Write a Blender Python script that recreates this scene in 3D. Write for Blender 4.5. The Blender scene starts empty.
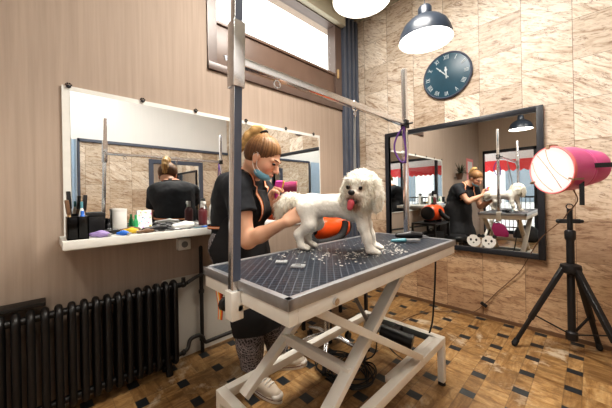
import bpy, bmesh, math, random
import numpy as np
from mathutils import Vector, Matrix, Quaternion, Euler
random.seed(7); rng = np.random.default_rng(7)
PI = math.pi
scn = bpy.context.scene
COL = scn.collection

# ------------------------------------------------------------------ dimensions of the place
CAMH = 1.15
XL, XR = -2.06, 1.35          # left and right wall
YB, YF = 2.92, -2.5           # back and shop-front wall
ZC = 3.30                     # ceiling
TT = 0.88                     # grooming table top

# ------------------------------------------------------------------ node helpers
class NT:
    def __init__(s, name):
        s.m = bpy.data.materials.new(name); s.m.use_nodes = True
        s.t = s.m.node_tree; s.t.nodes.clear()
        s.out = s.t.nodes.new('ShaderNodeOutputMaterial')
    def n(s, typ, ins=None, **props):
        nd = s.t.nodes.new(typ)
        for k, v in props.items(): setattr(nd, k, v)
        for k, v in (ins or {}).items(): s.set(nd.inputs[k], v)
        return nd
    def set(s, sock, v):
        if isinstance(v, bpy.types.NodeSocket): s.t.links.new(v, sock)
        elif isinstance(v, (tuple, list)) and sock.type == 'RGBA' and len(v) == 3: sock.default_value = (*v, 1)
        else: sock.default_value = v
    def math(s, op, a, b=0.0, c=None, clamp=False):
        nd = s.n('ShaderNodeMath', {0: a, 1: b}, operation=op, use_clamp=clamp)
        if c is not None: s.set(nd.inputs[2], c)
        return nd.outputs[0]
    def mix(s, f, a, b, mode='MIX'):
        nd = s.n('ShaderNodeMix', data_type='RGBA', blend_type=mode)
        s.set(nd.inputs[0], f); s.set(nd.inputs[6], a); s.set(nd.inputs[7], b)
        return nd.outputs[2]
    def coord(s): return s.n('ShaderNodeTexCoord').outputs['Object']
    def xyz(s, v): return s.n('ShaderNodeSeparateXYZ', {0: v}).outputs
    def comb(s, x, y, z): return s.n('ShaderNodeCombineXYZ', {0: x, 1: y, 2: z}).outputs[0]
    def mapping(s, v, scale=(1, 1, 1), rot=(0, 0, 0), loc=(0, 0, 0)):
        return s.n('ShaderNodeMapping', {'Vector': v, 'Scale': scale, 'Rotation': rot, 'Location': loc}).outputs[0]
    def noise(s, v, scale=5.0, detail=4.0, rough=0.55, dist=0.0):
        return s.n('ShaderNodeTexNoise', {'Vector': v, 'Scale': scale, 'Detail': detail, 'Roughness': rough, 'Distortion': dist}).outputs[0]
    def white(s, v): return s.n('ShaderNodeTexWhiteNoise', {'Vector': v}, noise_dimensions='3D').outputs[0]
    def ramp(s, f, stops):
        nd = s.n('ShaderNodeValToRGB', {0: f}); cr = nd.color_ramp
        while len(cr.elements) < len(stops): cr.elements.new(0.5)
        for e, (p, c) in zip(cr.elements, stops):
            e.position = p; e.color = (*c, 1) if len(c) == 3 else c
        return nd.outputs[0]
    def bump(s, h, strength=0.3, dist=0.01):
        return s.n('ShaderNodeBump', {'Height': h, 'Strength': strength, 'Distance': dist}).outputs[0]
    def bsdf(s, col, rough=0.5, metal=0.0, normal=None, **kw):
        ins = {'Base Color': col, 'Roughness': rough, 'Metallic': metal}
        if normal is not None: ins['Normal'] = normal
        ins.update(kw)
        nd = s.n('ShaderNodeBsdfPrincipled', ins)
        s.t.links.new(nd.outputs[0], s.out.inputs[0]); return nd

def plain(name, col, rough=0.5, metal=0.0, var=0.12, scale=30.0, bump=0.0, **kw):
    t = NT(name); c = t.coord(); nz = t.noise(c, scale)
    dark = tuple(v * (1 - var) for v in col); lite = tuple(min(1, v * (1 + var)) for v in col)
    cc = t.mix(nz, dark, lite)
    nrm = t.bump(nz, bump, 0.004) if bump else None
    t.bsdf(cc, rough, metal, nrm, **kw); return t.m

def emit(name, col, strength):
    t = NT(name)
    nd = t.n('ShaderNodeEmission', {'Color': col, 'Strength': strength})
    t.t.links.new(nd.outputs[0], t.out.inputs[0]); return t.m

def glass_pane(name, tint=(0.96, 0.98, 0.98)):
    t = NT(name)
    a = t.n('ShaderNodeBsdfTransparent', {'Color': tint}); b = t.n('ShaderNodeBsdfGlossy', {'Roughness': 0.02})
    mx = t.n('ShaderNodeMixShader', {0: 0.06, 1: a.outputs[0], 2: b.outputs[0]})
    t.t.links.new(mx.outputs[0], t.out.inputs[0]); return t.m

# ------------------------------------------------------------------ stone cladding, floor, plaster
def stone(name, axis):
    t = NT(name); c = t.coord(); x = t.xyz(c)
    u = x[axis]; v = x[2]
    W, Hh = 0.3085, 0.305
    cu = t.math('DIVIDE', t.math('ADD', u, 0.0925 + 10 * W), W); ci = t.math('FLOOR', cu); fu = t.math('FRACT', cu)
    ro = t.white(t.comb(ci, 3.7, 1.0))
    ro = t.math('MULTIPLY', t.math('FLOOR', t.math('MULTIPLY', ro, 3.99)), 0.25)
    cv = t.math('ADD', t.math('DIVIDE', v, Hh), t.math('ADD', ro, 4.0)); ri = t.math('FLOOR', cv); fv = t.math('FRACT', cv)
    r1 = t.white(t.comb(ci, ri, 0.5)); r2 = t.white(t.comb(ri, ci, 7.5))
    # bedding slides and tilts from tile to tile; lower courses lie flat and golden, with shade towards the floor painted in
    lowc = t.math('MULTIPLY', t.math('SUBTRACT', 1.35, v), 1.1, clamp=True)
    tilt = t.math('MULTIPLY', t.math('SUBTRACT', t.math('MULTIPLY', r2, 0.85), 0.12), t.math('SUBTRACT', 1.0, t.math('MULTIPLY', lowc, 0.85)))
    vv = t.comb(t.math('ADD', u, t.math('MULTIPLY', r1, 40.0)), t.math('MULTIPLY', r2, 13.0), t.math('ADD', v, t.math('MULTIPLY', u, tilt)))
    n1 = t.noise(t.mapping(vv, (2.4, 1, 10.0)), 1.5, 9, 0.68, 1.3)
    n2 = t.noise(t.mapping(vv, (9.0, 1, 30.0)), 1.6, 7, 0.66, 0.8)
    n3 = t.noise(t.mapping(vv, (3.5, 1, 5.0)), 1.5, 5, 0.6, 0.6)
    n4 = t.noise(t.mapping(vv, (14.0, 1, 22.0)), 2.0, 6, 0.7, 0.5)
    base = t.ramp(n1, [(0.28, (0.22, 0.11, 0.05)), (0.37, (0.43, 0.28, 0.16)), (0.45, (0.62, 0.49, 0.355)), (0.57, (0.75, 0.65, 0.53)), (0.68, (0.60, 0.46, 0.33)), (0.78, (0.38, 0.235, 0.13))])
    base = t.mix(t.math('MULTIPLY', t.ramp(n3, [(0.45, (0, 0, 0)), (0.62, (1, 1, 1))]), 0.6), base, (0.76, 0.68, 0.58))
    dark = t.ramp(n2, [(0.30, (0.36, 0.24, 0.15)), (0.43, (0.84, 0.78, 0.70)), (0.5, (1, 1, 1))])
    base = t.mix(1.0, base, dark, 'MULTIPLY')
    pits = t.ramp(n4, [(0.30, (0.45, 0.33, 0.24)), (0.40, (1, 1, 1))])
    base = t.mix(0.6, base, pits, 'MULTIPLY')
    tone = t.ramp(r2, [(0.0, (0.72, 0.60, 0.47)), (0.3, (0.92, 0.86, 0.78)), (0.7, (1.04, 1.01, 0.97)), (1.0, (1.15, 1.14, 1.12))])
    base = t.mix(1.0, base, tone, 'MULTIPLY')
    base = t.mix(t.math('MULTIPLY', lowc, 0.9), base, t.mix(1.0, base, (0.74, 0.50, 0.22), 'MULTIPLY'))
    vein = t.math('ABSOLUTE', t.math('SUBTRACT', t.noise(t.mapping(vv, (1.8, 1, 9.0)), 1.2, 6, 0.62, 0.9), 0.5))
    base = t.mix(t.math('MULTIPLY', t.math('MULTIPLY', t.math('LESS_THAN', vein, 0.007), t.math('GREATER_THAN', n3, 0.5)), 0.7), base, (0.22, 0.09, 0.04))
    base = t.n('ShaderNodeHueSaturation', {'Saturation': 0.74, 'Color': base}).outputs[0]
    j1 = t.math('LESS_THAN', t.math('MINIMUM', fu, t.math('SUBTRACT', 1.0, fu)), 0.006)
    j2 = t.math('LESS_THAN', t.math('MINIMUM', fv, t.math('SUBTRACT', 1.0, fv)), 0.005)
    j = t.math('MAXIMUM', j1, j2)
    base = t.mix(t.math('MULTIPLY', j, 0.75), base, (0.13, 0.085, 0.05))
    h = t.math('SUBTRACT', t.math('MULTIPLY', n2, 0.3), j)
    t.bsdf(base, 0.42, 0, t.bump(h, 0.25, 0.004)); return t.m

def floor_mat():
    t = NT('floor tiles'); c = t.coord(); x = t.xyz(c)
    PX, PY = 0.2095, 0.2245
    wx, wy = 0.35, 0.25
    cu = t.math('DIVIDE', t.math('ADD', x[0], 0.303 + wx * PX / 2 + 40 * PX), PX)
    cv = t.math('DIVIDE', t.math('ADD', x[1], -1.975 + wy * PY / 2 + 40 * PY), PY)
    fu = t.math('FRACT', cu); fv = t.math('FRACT', cv); iu = t.math('FLOOR', cu); iv = t.math('FLOOR', cv)
    inx = t.math('LESS_THAN', fu, wx); iny = t.math('LESS_THAN', fv, wy)
    blk = t.math('MULTIPLY', inx, iny)
    reg = t.math('ADD', inx, t.math('MULTIPLY', blk, 2.0))
    r = t.white(t.comb(iu, iv, reg)); r2 = t.white(t.comb(iv, reg, iu))
    sl = t.math('MULTIPLY', r, 31.0)
    horiz = t.math('GREATER_THAN', r2, 0.5)
    p = t.comb(t.math('ADD', x[0], sl), t.math('ADD', x[1], sl), reg)
    na = t.noise(t.mapping(p, (3, 16, 1)), 1.7, 7, 0.65, 0.7); nb = t.noise(t.mapping(p, (16, 3, 1)), 1.7, 7, 0.65, 0.7)
    nn = t.math('ADD', t.math('MULTIPLY', na, horiz), t.math('MULTIPLY', nb, t.math('SUBTRACT', 1.0, horiz)))
    col = t.ramp(nn, [(0.28, (0.17, 0.085, 0.03)), (0.42, (0.33, 0.20, 0.085)), (0.56, (0.45, 0.30, 0.15)), (0.72, (0.56, 0.43, 0.25))])
    tone = t.ramp(r, [(0.0, (0.72, 0.66, 0.58)), (0.4, (0.95, 0.90, 0.82)), (1.0, (1.2, 1.17, 1.1))])
    col = t.mix(1.0, col, tone, 'MULTIPLY')
    col = t.mix(t.ramp(t.noise(c, 11, 8, 0.75, 0.9), [(0.38, (0.6, 0.6, 0.6)), (0.60, (0, 0, 0))]), col, (0.13, 0.07, 0.03))
    col = t.mix(1.0, col, (0.90, 0.87, 0.83), 'MULTIPLY')
    # worn, whitish scuffs
    sc = t.noise(c, 2.6, 6, 0.7, 0.4)
    col = t.mix(t.math('MULTIPLY', t.ramp(sc, [(0.56, (0, 0, 0)), (0.64, (1, 1, 1))]), 0.6), col, (0.62, 0.55, 0.44))
    du = t.math('MINIMUM', fu, t.math('SUBTRACT', 1.0, fu)); eb = t.math('ABSOLUTE', t.math('SUBTRACT', fu, wx))
    ev = t.math('MINIMUM', fv, t.math('SUBTRACT', 1.0, fv)); ew = t.math('ABSOLUTE', t.math('SUBTRACT', fv, wy))
    # long tiles run past the black row: joint only in the narrow strip
    jv = t.math('MULTIPLY', t.math('LESS_THAN', t.math('MINIMUM', ev, ew), 0.012), inx)
    jl = t.math('MULTIPLY', t.math('LESS_THAN', t.math('ABSOLUTE', t.math('SUBTRACT', fv, 0.62)), 0.010), t.math('SUBTRACT', 1.0, inx))
    ju = t.math('LESS_THAN', t.math('MINIMUM', du, eb), 0.012)
    j = t.math('MAXIMUM', t.math('MAXIMUM', jv, ju), jl)
    col = t.mix(t.math('MULTIPLY', j, 0.4), col, (0.10, 0.06, 0.03))
    bn = t.noise(c, 45, 4)
    bcol = t.mix(bn, (0.006, 0.008, 0.010), (0.03, 0.036, 0.042))
    col = t.mix(blk, col, bcol)
    t.bsdf(col, t.math('ADD', 0.30, t.math('MULTIPLY', sc, 0.25)), 0, t.bump(t.math('SUBTRACT', t.math('MULTIPLY', nn, 0.3), j), 0.2, 0.004)); return t.m

def plaster(name, col, low=None, lowz=0.58, lowy=0.6, streak=0.25):
    t = NT(name); c = t.coord(); x = t.xyz(c)
    n1 = t.noise(t.mapping(c, (22, 22, 0.7)), 2.0, 5, 0.6, 0.3); n2 = t.noise(c, 1.6, 4, 0.6)
    cc = t.mix(n1, tuple(v * (1 - streak) for v in col), tuple(v * (1 + streak * 0.55) for v in col))
    cc = t.mix(t.math('MULTIPLY', n2, 0.35), cc, tuple(v * 0.86 for v in col))
    if low:
        m = t.math('MULTIPLY', t.math('LESS_THAN', x[2], lowz), t.math('GREATER_THAN', x[1], lowy))
        cc = t.mix(m, cc, t.mix(n2, tuple(v * 0.8 for v in low), low))
    t.bsdf(cc, 0.75, 0, t.bump(n1, 0.12, 0.004)); return t.m

def rubber_mat():
    t = NT('diamond tread rubber'); c = t.coord(); x = t.xyz(c)
    a = t.math('ADD', x[0], t.math('MULTIPLY', x[1], 0.9)); b = t.math('SUBTRACT', x[0], t.math('MULTIPLY', x[1], 0.9))
    P = 0.0165
    fa = t.math('PINGPONG', a, P); fb = t.math('PINGPONG', b, P)
    la = t.math('LESS_THAN', fa, 0.0019); lb = t.math('LESS_THAN', fb, 0.0019)
    l = t.math('MAXIMUM', la, lb)
    nz = t.noise(c, 14, 5, 0.6)
    dark = t.mix(nz, (0.005, 0.009, 0.016), (0.018, 0.026, 0.042))
    cc = t.mix(t.math('MULTIPLY', l, 0.5), dark, (0.17, 0.20, 0.24))
    t.bsdf(cc, t.math('ADD', 0.22, t.math('MULTIPLY', nz, 0.25)), 0, t.bump(l, 0.5, 0.002), **{'Specular IOR Level': 0.32}); return t.m

def tinted(name, rough=0.7, noise_scale=60.0, var=0.16, bump=0.3, sss=0.0, spec=0.3):
    """colour from the mesh's own colour attribute"""
    t = NT(name); a = t.n('ShaderNodeAttribute', attribute_name='tint').outputs[0]
    c = t.coord(); nz = t.noise(c, noise_scale, 5, 0.6)
    k = t.math('ADD', 1.0 - var, t.math('MULTIPLY', nz, 2 * var))
    cc = t.mix(1.0, a, t.comb(k, k, k), 'MULTIPLY')
    ins = {'Specular IOR Level': spec}
    if sss: ins.update({'Subsurface Weight': sss, 'Subsurface Radius': (0.012, 0.005, 0.003), 'Subsurface Scale': 1.0})
    t.bsdf(cc, rough, 0, t.bump(nz, bump, 0.004), **ins); return t.m

def leafy_fabric():
    t = NT('leaf print trousers'); c = t.coord()
    v = t.n('ShaderNodeTexVoronoi', {'Vector': t.mapping(c, (1, 1, 0.6), (0.4, 0.3, 0.2)), 'Scale': 62.0}, feature='DISTANCE_TO_EDGE').outputs[0]
    w = t.n('ShaderNodeTexWave', {'Vector': t.mapping(c, (1, 1, 1), (0.6, 0.5, 0.8)), 'Scale': 26.0, 'Distortion': 9.0, 'Detail': 2.0}).outputs[1]
    l = t.math('MAXIMUM', t.math('LESS_THAN', v, 0.06), t.math('GREATER_THAN', w, 0.80))
    cc = t.mix(l, (0.075, 0.066, 0.07), (0.33, 0.30, 0.31))
    t.bsdf(cc, 0.85); return t.m

def rainbow():
    t = NT('striped strap'); uv = t.n('ShaderNodeAttribute', attribute_name='tint').outputs[0]
    t.bsdf(uv, 0.7); return t.m

M = {}
def mats():
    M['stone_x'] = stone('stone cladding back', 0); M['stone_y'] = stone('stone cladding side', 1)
    M['floor'] = floor_mat()
    M['plaster'] = plaster('beige streaked plaster', (0.42, 0.33, 0.265), (0.58, 0.55, 0.50), streak=0.32)
    M['white_wall'] = plaster('white wall', (0.86, 0.86, 0.85), streak=0.05)
    M['front_wall'] = plaster('front wall plaster', (0.52, 0.42, 0.34), streak=0.12)
    M['ceiling'] = plaster('ceiling paint', (0.50, 0.47, 0.37), streak=0.05)
    M['navy'] = plain('navy painted wood', (0.085, 0.10, 0.14), 0.4, 0, 0.2, 12)
    M['duct'] = plain('blue grey duct paint', (0.10, 0.115, 0.15), 0.35, 0, 0.2, 12)
    M['sill'] = plain('brown window panel', (0.16, 0.105, 0.08), 0.4, 0, 0.2, 6)
    M['brownframe'] = plain('dark brown window frame', (0.13, 0.09, 0.075), 0.35, 0, 0.2, 9)
    M['blackframe'] = plain('black lacquer frame', (0.018, 0.02, 0.026), 0.35)
    t = NT('mirror silver'); nz = t.noise(t.coord(), 3); t.bsdf(t.mix(nz, (0.84, 0.86, 0.86), (0.87, 0.89, 0.89)), 0.0, 1.0); M['mirror'] = t.m
    M['whitepaint'] = plain('white painted wood', (0.70, 0.69, 0.65), 0.5, 0, 0.08, 20)
    M['steelwhite'] = plain('white powder coated steel', (0.80, 0.77, 0.71), 0.38, 0, 0.10, 15)
    M['chrome'] = plain('chrome', (0.80, 0.81, 0.84), 0.16, 0.9, 0.08, 20)
    M['alu'] = plain('brushed aluminium', (0.42, 0.43, 0.45), 0.32, 0.65, 0.12, 40)
    M['iron'] = plain('blackened cast iron', (0.007, 0.006, 0.006), 0.42, 0.0, 0.35, 25, 0.15)
    M['pipe'] = plain('black painted pipe', (0.02, 0.017, 0.016), 0.5, 0, 0.2, 25)
    M['rubber'] = rubber_mat()
    M['black'] = plain('black plastic', (0.014, 0.014, 0.016), 0.38)
    M['blackmatte'] = plain('black rubber', (0.02, 0.02, 0.022), 0.7)
    M['shade'] = plain('dark blue grey enamel', (0.028, 0.038, 0.055), 0.35, 0, 0.1, 10)
    M['shadein'] = plain('white enamel inside', (0.85, 0.84, 0.8), 0.5, 0, 0.03)
    M['bulb'] = emit('lit diffuser', (1.0, 0.95, 0.88), 9.0)
    M['clippings'] = plain('white fur', (0.52, 0.50, 0.47), 0.9)
    M['awningtop'] = plain('pale awning top', (0.75, 0.72, 0.70), 0.8)
    M['clockface'] = plain('petrol blue clock face', (0.02, 0.075, 0.115), 0.35, 0, 0.35, 6)
    M['clocknum'] = plain('pale numerals', (0.55, 0.60, 0.62), 0.5)
    M['wood'] = plain('light wood', (0.55, 0.38, 0.2), 0.5)
    M['orange'] = plain('orange enamel', (0.78, 0.10, 0.015), 0.28, 0, 0.06)
    t = NT('pink plastic drum'); x = t.xyz(t.coord()); nz = t.noise(t.mapping(t.coord(), (2, 2, 12)), 3, 4)
    t.bsdf(t.mix(nz, (0.62, 0.07, 0.25), (0.78, 0.16, 0.38)), 0.32); M['pink'] = t.m
    t = NT('glowing lamp front'); x = t.xyz(t.coord())
    rr = t.n('ShaderNodeVectorMath', {0: t.coord()}, operation='LENGTH').outputs[1]
    nd = t.n('ShaderNodeEmission', {'Color': t.ramp(t.math('DIVIDE', rr, 0.142), [(0.55, (1.0, 0.90, 0.80)), (1.0, (1.0, 0.62, 0.56))]), 'Strength': 1.25}); t.t.links.new(nd.outputs[0], t.out.inputs[0]); M['pinkemit'] = t.m
    M['pinkrim'] = plain('coral rim', (0.80, 0.22, 0.22), 0.4)
    M['wire'] = plain('steel wire', (0.35, 0.25, 0.17), 0.4, 0.6)
    M['skin'] = tinted('skin', 0.5, 25, 0.06, 0.05, 0.12, 0.35)
    M['hair'] = tinted('hair', 0.45, 90, 0.3, 0.5)
    M['fur'] = tinted('dog coat', 0.85, 120, 0.12, 0.5, 0.0, 0.15)
    t = NT('dog locks'); a = t.n('ShaderNodeAttribute', attribute_name='tint').outputs[0]
    d1 = t.n('ShaderNodeBsdfDiffuse', {'Color': a}); d2 = t.n('ShaderNodeBsdfTranslucent', {'Color': a}); mx = t.n('ShaderNodeMixShader', {0: 0.5, 1: d1.outputs[0], 2: d2.outputs[0]})
    t.t.links.new(mx.outputs[0], t.out.inputs[0]); M['locks'] = t.m
    M['shirt'] = plain('black cotton', (0.014, 0.016, 0.021), 0.85, 0, 0.25, 60, 0.2)
    M['apron'] = plain('black apron cloth', (0.010, 0.010, 0.012), 0.8, 0, 0.25, 40, 0.2)
    M['trousers'] = leafy_fabric()
    M['strap'] = rainbow()
    M['mask'] = plain('light blue mask', (0.20, 0.45, 0.60), 0.8, 0, 0.08, 40)
    M['silver'] = plain('pale steel', (0.62, 0.64, 0.66), 0.35, 0.3)
    M['shoe'] = plain('cream canvas', (0.50, 0.43, 0.35), 0.8, 0, 0.1, 60)
    M['sole'] = plain('white rubber sole', (0.70, 0.66, 0.60), 0.6)
    M['eye'] = plain('dark eye', (0.012, 0.008, 0.006), 0.12)
    M['nose'] = plain('black nose', (0.02, 0.017, 0.017), 0.35)
    M['tongue'] = plain('pink tongue', (0.62, 0.10, 0.13), 0.4)
    M['magenta'] = plain('magenta plastic', (0.70, 0.08, 0.42), 0.4)
    M['yellow'] = plain('yellow plastic', (0.75, 0.50, 0.04), 0.4)
    M['lilac'] = plain('lilac plastic', (0.35, 0.26, 0.52), 0.45)
    M['blue'] = plain('blue plastic', (0.03, 0.16, 0.60), 0.35)
    M['green'] = plain('green plastic', (0.04, 0.38, 0.14), 0.4)
    M['teal'] = plain('teal plastic', (0.12, 0.32, 0.38), 0.35)
    M['maroon'] = plain('maroon bottle', (0.11, 0.02, 0.025), 0.3)
    M['whiteplastic'] = plain('white plastic', (0.78, 0.77, 0.74), 0.4, 0, 0.04)
    M['grey'] = plain('grey plastic', (0.25, 0.25, 0.25), 0.5)
    M['brown'] = plain('brown plastic', (0.16, 0.09, 0.05), 0.5)
    M['purple'] = plain('purple cord', (0.16, 0.06, 0.30), 0.6)
    M['bluecurtain'] = plain('pale blue curtain', (0.50, 0.62, 0.75), 0.8)
    M['leaf'] = plain('dark leaves', (0.03, 0.045, 0.02), 0.5, 0, 0.4)
    M['pot'] = plain('brown pot', (0.12, 0.07, 0.045), 0.6)
    M['redawning'] = plain('red awning cloth', (0.70, 0.035, 0.045), 0.8)
    M['bag'] = plain('magenta bag cloth', (0.34, 0.02, 0.12), 0.7)
    M['street'] = plain('street paving', (0.45, 0.44, 0.43), 0.9)
    M['facade'] = plain('pale facade', (0.72, 0.72, 0.71), 0.9)
    M['facadewin'] = plain('facade glass', (0.16, 0.2, 0.24), 0.2)
    M['pane'] = glass_pane('window pane')
    t = NT('card print'); v = t.n('ShaderNodeTexVoronoi', {'Vector': t.coord(), 'Scale': 60.0}); dd = t.math('LESS_THAN', v.outputs[0], 0.28)
    hs = t.n('ShaderNodeHueSaturation', {'Saturation': 1.4, 'Color': v.outputs[1]}).outputs[0]
    t.bsdf(t.mix(t.math('MULTIPLY', dd, 0.75), (0.80, 0.80, 0.79), hs), 0.6); M['card'] = t.m
mats()

# ------------------------------------------------------------------ mesh helpers
def frame(d, up=(0, 0, 1)):
    d = Vector(d).normalized(); up = Vector(up)
    if abs(d.dot(up.normalized())) > 0.99: up = Vector((1, 0, 0))
    x = up.cross(d).normalized(); y = d.cross(x)
    return Matrix((x, y, d)).transposed()          # columns x, y, d

class MB:
    def __init__(s): s.v = []; s.f = []; s.c = None
    def add(s, vs, fs):
        o = len(s.v); s.v += [tuple(p) for p in vs]; s.f += [tuple(i + o for i in f) for f in fs]; return s
    def box(s, c, size, rot=None, bev=0.0):
        bm = bmesh.new(); bmesh.ops.create_cube(bm, size=1.0)
        for v in bm.verts: v.co = Vector((v.co.x * size[0], v.co.y * size[1], v.co.z * size[2]))
        if bev: bmesh.ops.bevel(bm, geom=list(bm.edges), offset=min(bev, 0.45 * min(size)), segments=2, profile=0.6, affect='EDGES')
        m = Matrix.Translation(c)
        if rot is not None: m = m @ (rot.to_4x4() if isinstance(rot, Matrix) else Euler(rot).to_matrix().to_4x4())
        vs = [m @ v.co for v in bm.verts]; bm.verts.index_update()
        s.add(vs, [[v.index for v in f.verts] for f in bm.faces]); bm.free(); return s
    def span(s, a, b, bev=0.0):
        a = Vector(a); b = Vector(b)
        return s.box((a + b) / 2, [abs(q) for q in (b - a)], None, bev)
    def bar(s, p0, p1, w, h, bev=0.0, up=(0, 0, 1)):
        p0 = Vector(p0); p1 = Vector(p1)
        return s.box((p0 + p1) / 2, (w, h, (p1 - p0).length), frame(p1 - p0, up), bev)
    def tube(s, pts, r, n=8, cap=True, closed=False):
        pts = [Vector(p) for p in pts]; k = len(pts)
        rs = r if isinstance(r, (list, tuple)) else [r] * k
        vs = []; fs = []
        fr = None
        for i, p in enumerate(pts):
            d = (pts[(i + 1) % k] - pts[i - 1]) if closed else (pts[min(i + 1, k - 1)] - pts[max(i - 1, 0)])
            if d.length < 1e-9: d = Vector((0, 0, 1))
            d.normalize()
            if fr is None: fr = frame(d)
            else:
                old = fr.col[2]; q = old.rotation_difference(d); fr = q.to_matrix() @ fr
            for j in range(n):
                a = 2 * PI * j / n
                vs.append(p + fr @ Vector((math.cos(a) * rs[i], math.sin(a) * rs[i], 0)))
        for i in range(k if closed else k - 1):
            i2 = (i + 1) % k
            for j in range(n):
                j2 = (j + 1) % n
                fs.append((i * n + j, i * n + j2, i2 * n + j2, i2 * n + j))
        if cap and not closed:
            fs.append(tuple(range(n - 1, -1, -1))); fs.append(tuple((k - 1) * n + j for j in range(n)))
        return s.add(vs, fs)
    def cyl(s, p0, p1, r0, r1=None, n=20):
        return s.tube([p0, p1], [r0, r0 if r1 is None else r1], n)
    def lathe(s, prof, loc=(0, 0, 0), rot=None, n=32, cap=True):
        """prof: list of (radius, height) turned round the local z axis"""
        R = rot if rot is not None else Matrix.Identity(3); loc = Vector(loc)
        vs = []; fs = []; k = len(prof)
        for r, h in prof:
            for j in range(n):
                a = 2 * PI * j / n
                vs.append(loc + R @ Vector((r * math.cos(a), r * math.sin(a), h)))
        for i in range(k - 1):
            for j in range(n):
                j2 = (j + 1) % n
                fs.append((i * n + j, i * n + j2, (i + 1) * n + j2, (i + 1) * n + j))
        if cap and prof[0][0] > 1e-5: fs.append(tuple(range(n - 1, -1, -1)))
        if cap and prof[-1][0] > 1e-5: fs.append(tuple((k - 1) * n + j for j in range(n)))
        return s.add(vs, fs)
    def ball(s, c, r, rot=None, seg=20, rings=12):
        r = (r, r, r) if not isinstance(r, (tuple, list)) else r
        bm = bmesh.new(); bmesh.ops.create_uvsphere(bm, u_segments=seg, v_segments=rings, radius=1)
        R = rot if rot is not None else Matrix.Identity(3); c = Vector(c); bm.verts.index_update()
        s.add([c + R @ Vector((v.co.x * r[0], v.co.y * r[1], v.co.z * r[2])) for v in bm.verts], [[v.index for v in f.verts] for f in bm.faces]); bm.free(); return s
    def prism(s, poly, h, m=None):
        """polygon (x, y) extruded from z=0 to z=h, then moved by matrix m"""
        m = m or Matrix.Identity(4); k = len(poly)
        vs = [m @ Vector((x, y, 0)) for x, y in poly] + [m @ Vector((x, y, h)) for x, y in poly]
        fs = [tuple(range(k - 1, -1, -1)), tuple(range(k, 2 * k))] + [(i, (i + 1) % k, k + (i + 1) % k, k + i) for i in range(k)]
        return s.add(vs, fs)
    def build(s, name, mat, parent=None, smooth=True, angle=40):
        me = bpy.data.meshes.new(name); me.from_pydata(s.v, [], s.f); me.validate()
        bm = bmesh.new(); bm.from_mesh(me); bmesh.ops.remove_doubles(bm, verts=bm.verts, dist=1e-6)
        bmesh.ops.recalc_face_normals(bm, faces=bm.faces)
        if smooth:
            for f in bm.faces: f.smooth = True
            for e in bm.edges:
                if len(e.link_faces) == 2 and e.calc_face_angle(0) > math.radians(angle): e.smooth = False
        bm.to_mesh(me); bm.free()
        return link(name, me, mat, parent)

def link(name, me, mat, parent=None):
    me.materials.clear()
    me.materials.append(M[mat] if isinstance(mat, str) else mat)
    o = bpy.data.objects.new(name, me); COL.objects.link(o)
    if parent:
        o.parent = parent; o.matrix_parent_inverse = parent.matrix_basis.inverted()
    return o
def tag(o, label, cat, group=None):
    o['label'] = label; o['category'] = cat
    if group: o['group'] = group
    return o
def thing(name, label, cat, loc=(0, 0, 0), group=None):
    o = bpy.data.objects.new(name, None); COL.objects.link(o); o.location = loc; o.empty_display_size = 0.05
    return tag(o, label, cat, group)
def struct(name, mb, mat, parent=None, **k):
    o = mb.build(name, mat, parent, **k)
    if not parent: o['kind'] = 'structure'
    return o
def dup(root, label, offset=(0, 0, 0), rz=0.0):
    r = root.copy(); COL.objects.link(r); r.location = root.location + Vector(offset); r.rotation_euler.z += rz; r['label'] = label
    for ch in list(root.children):
        c = ch.copy(); COL.objects.link(c); c.parent = r
        for g in ch.children:
            d = g.copy(); COL.objects.link(d); d.parent = c
    return r
def spline(pts, n=8):
    """Catmull-Rom through the points"""
    P = [Vector(p) for p in pts]; P = [2 * P[0] - P[1]] + P + [2 * P[-1] - P[-2]]; out = []
    for i in range(1, len(P) - 2):
        for k in range(n):
            t = k / n; a, b, c, d = P[i - 1], P[i], P[i + 1], P[i + 2]
            out.append(0.5 * ((2 * b) + (c - a) * t + (2 * a - 5 * b + 4 * c - d) * t * t + (3 * b - a - 3 * c + d) * t ** 3))
    out.append(P[-2]); return out

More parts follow.
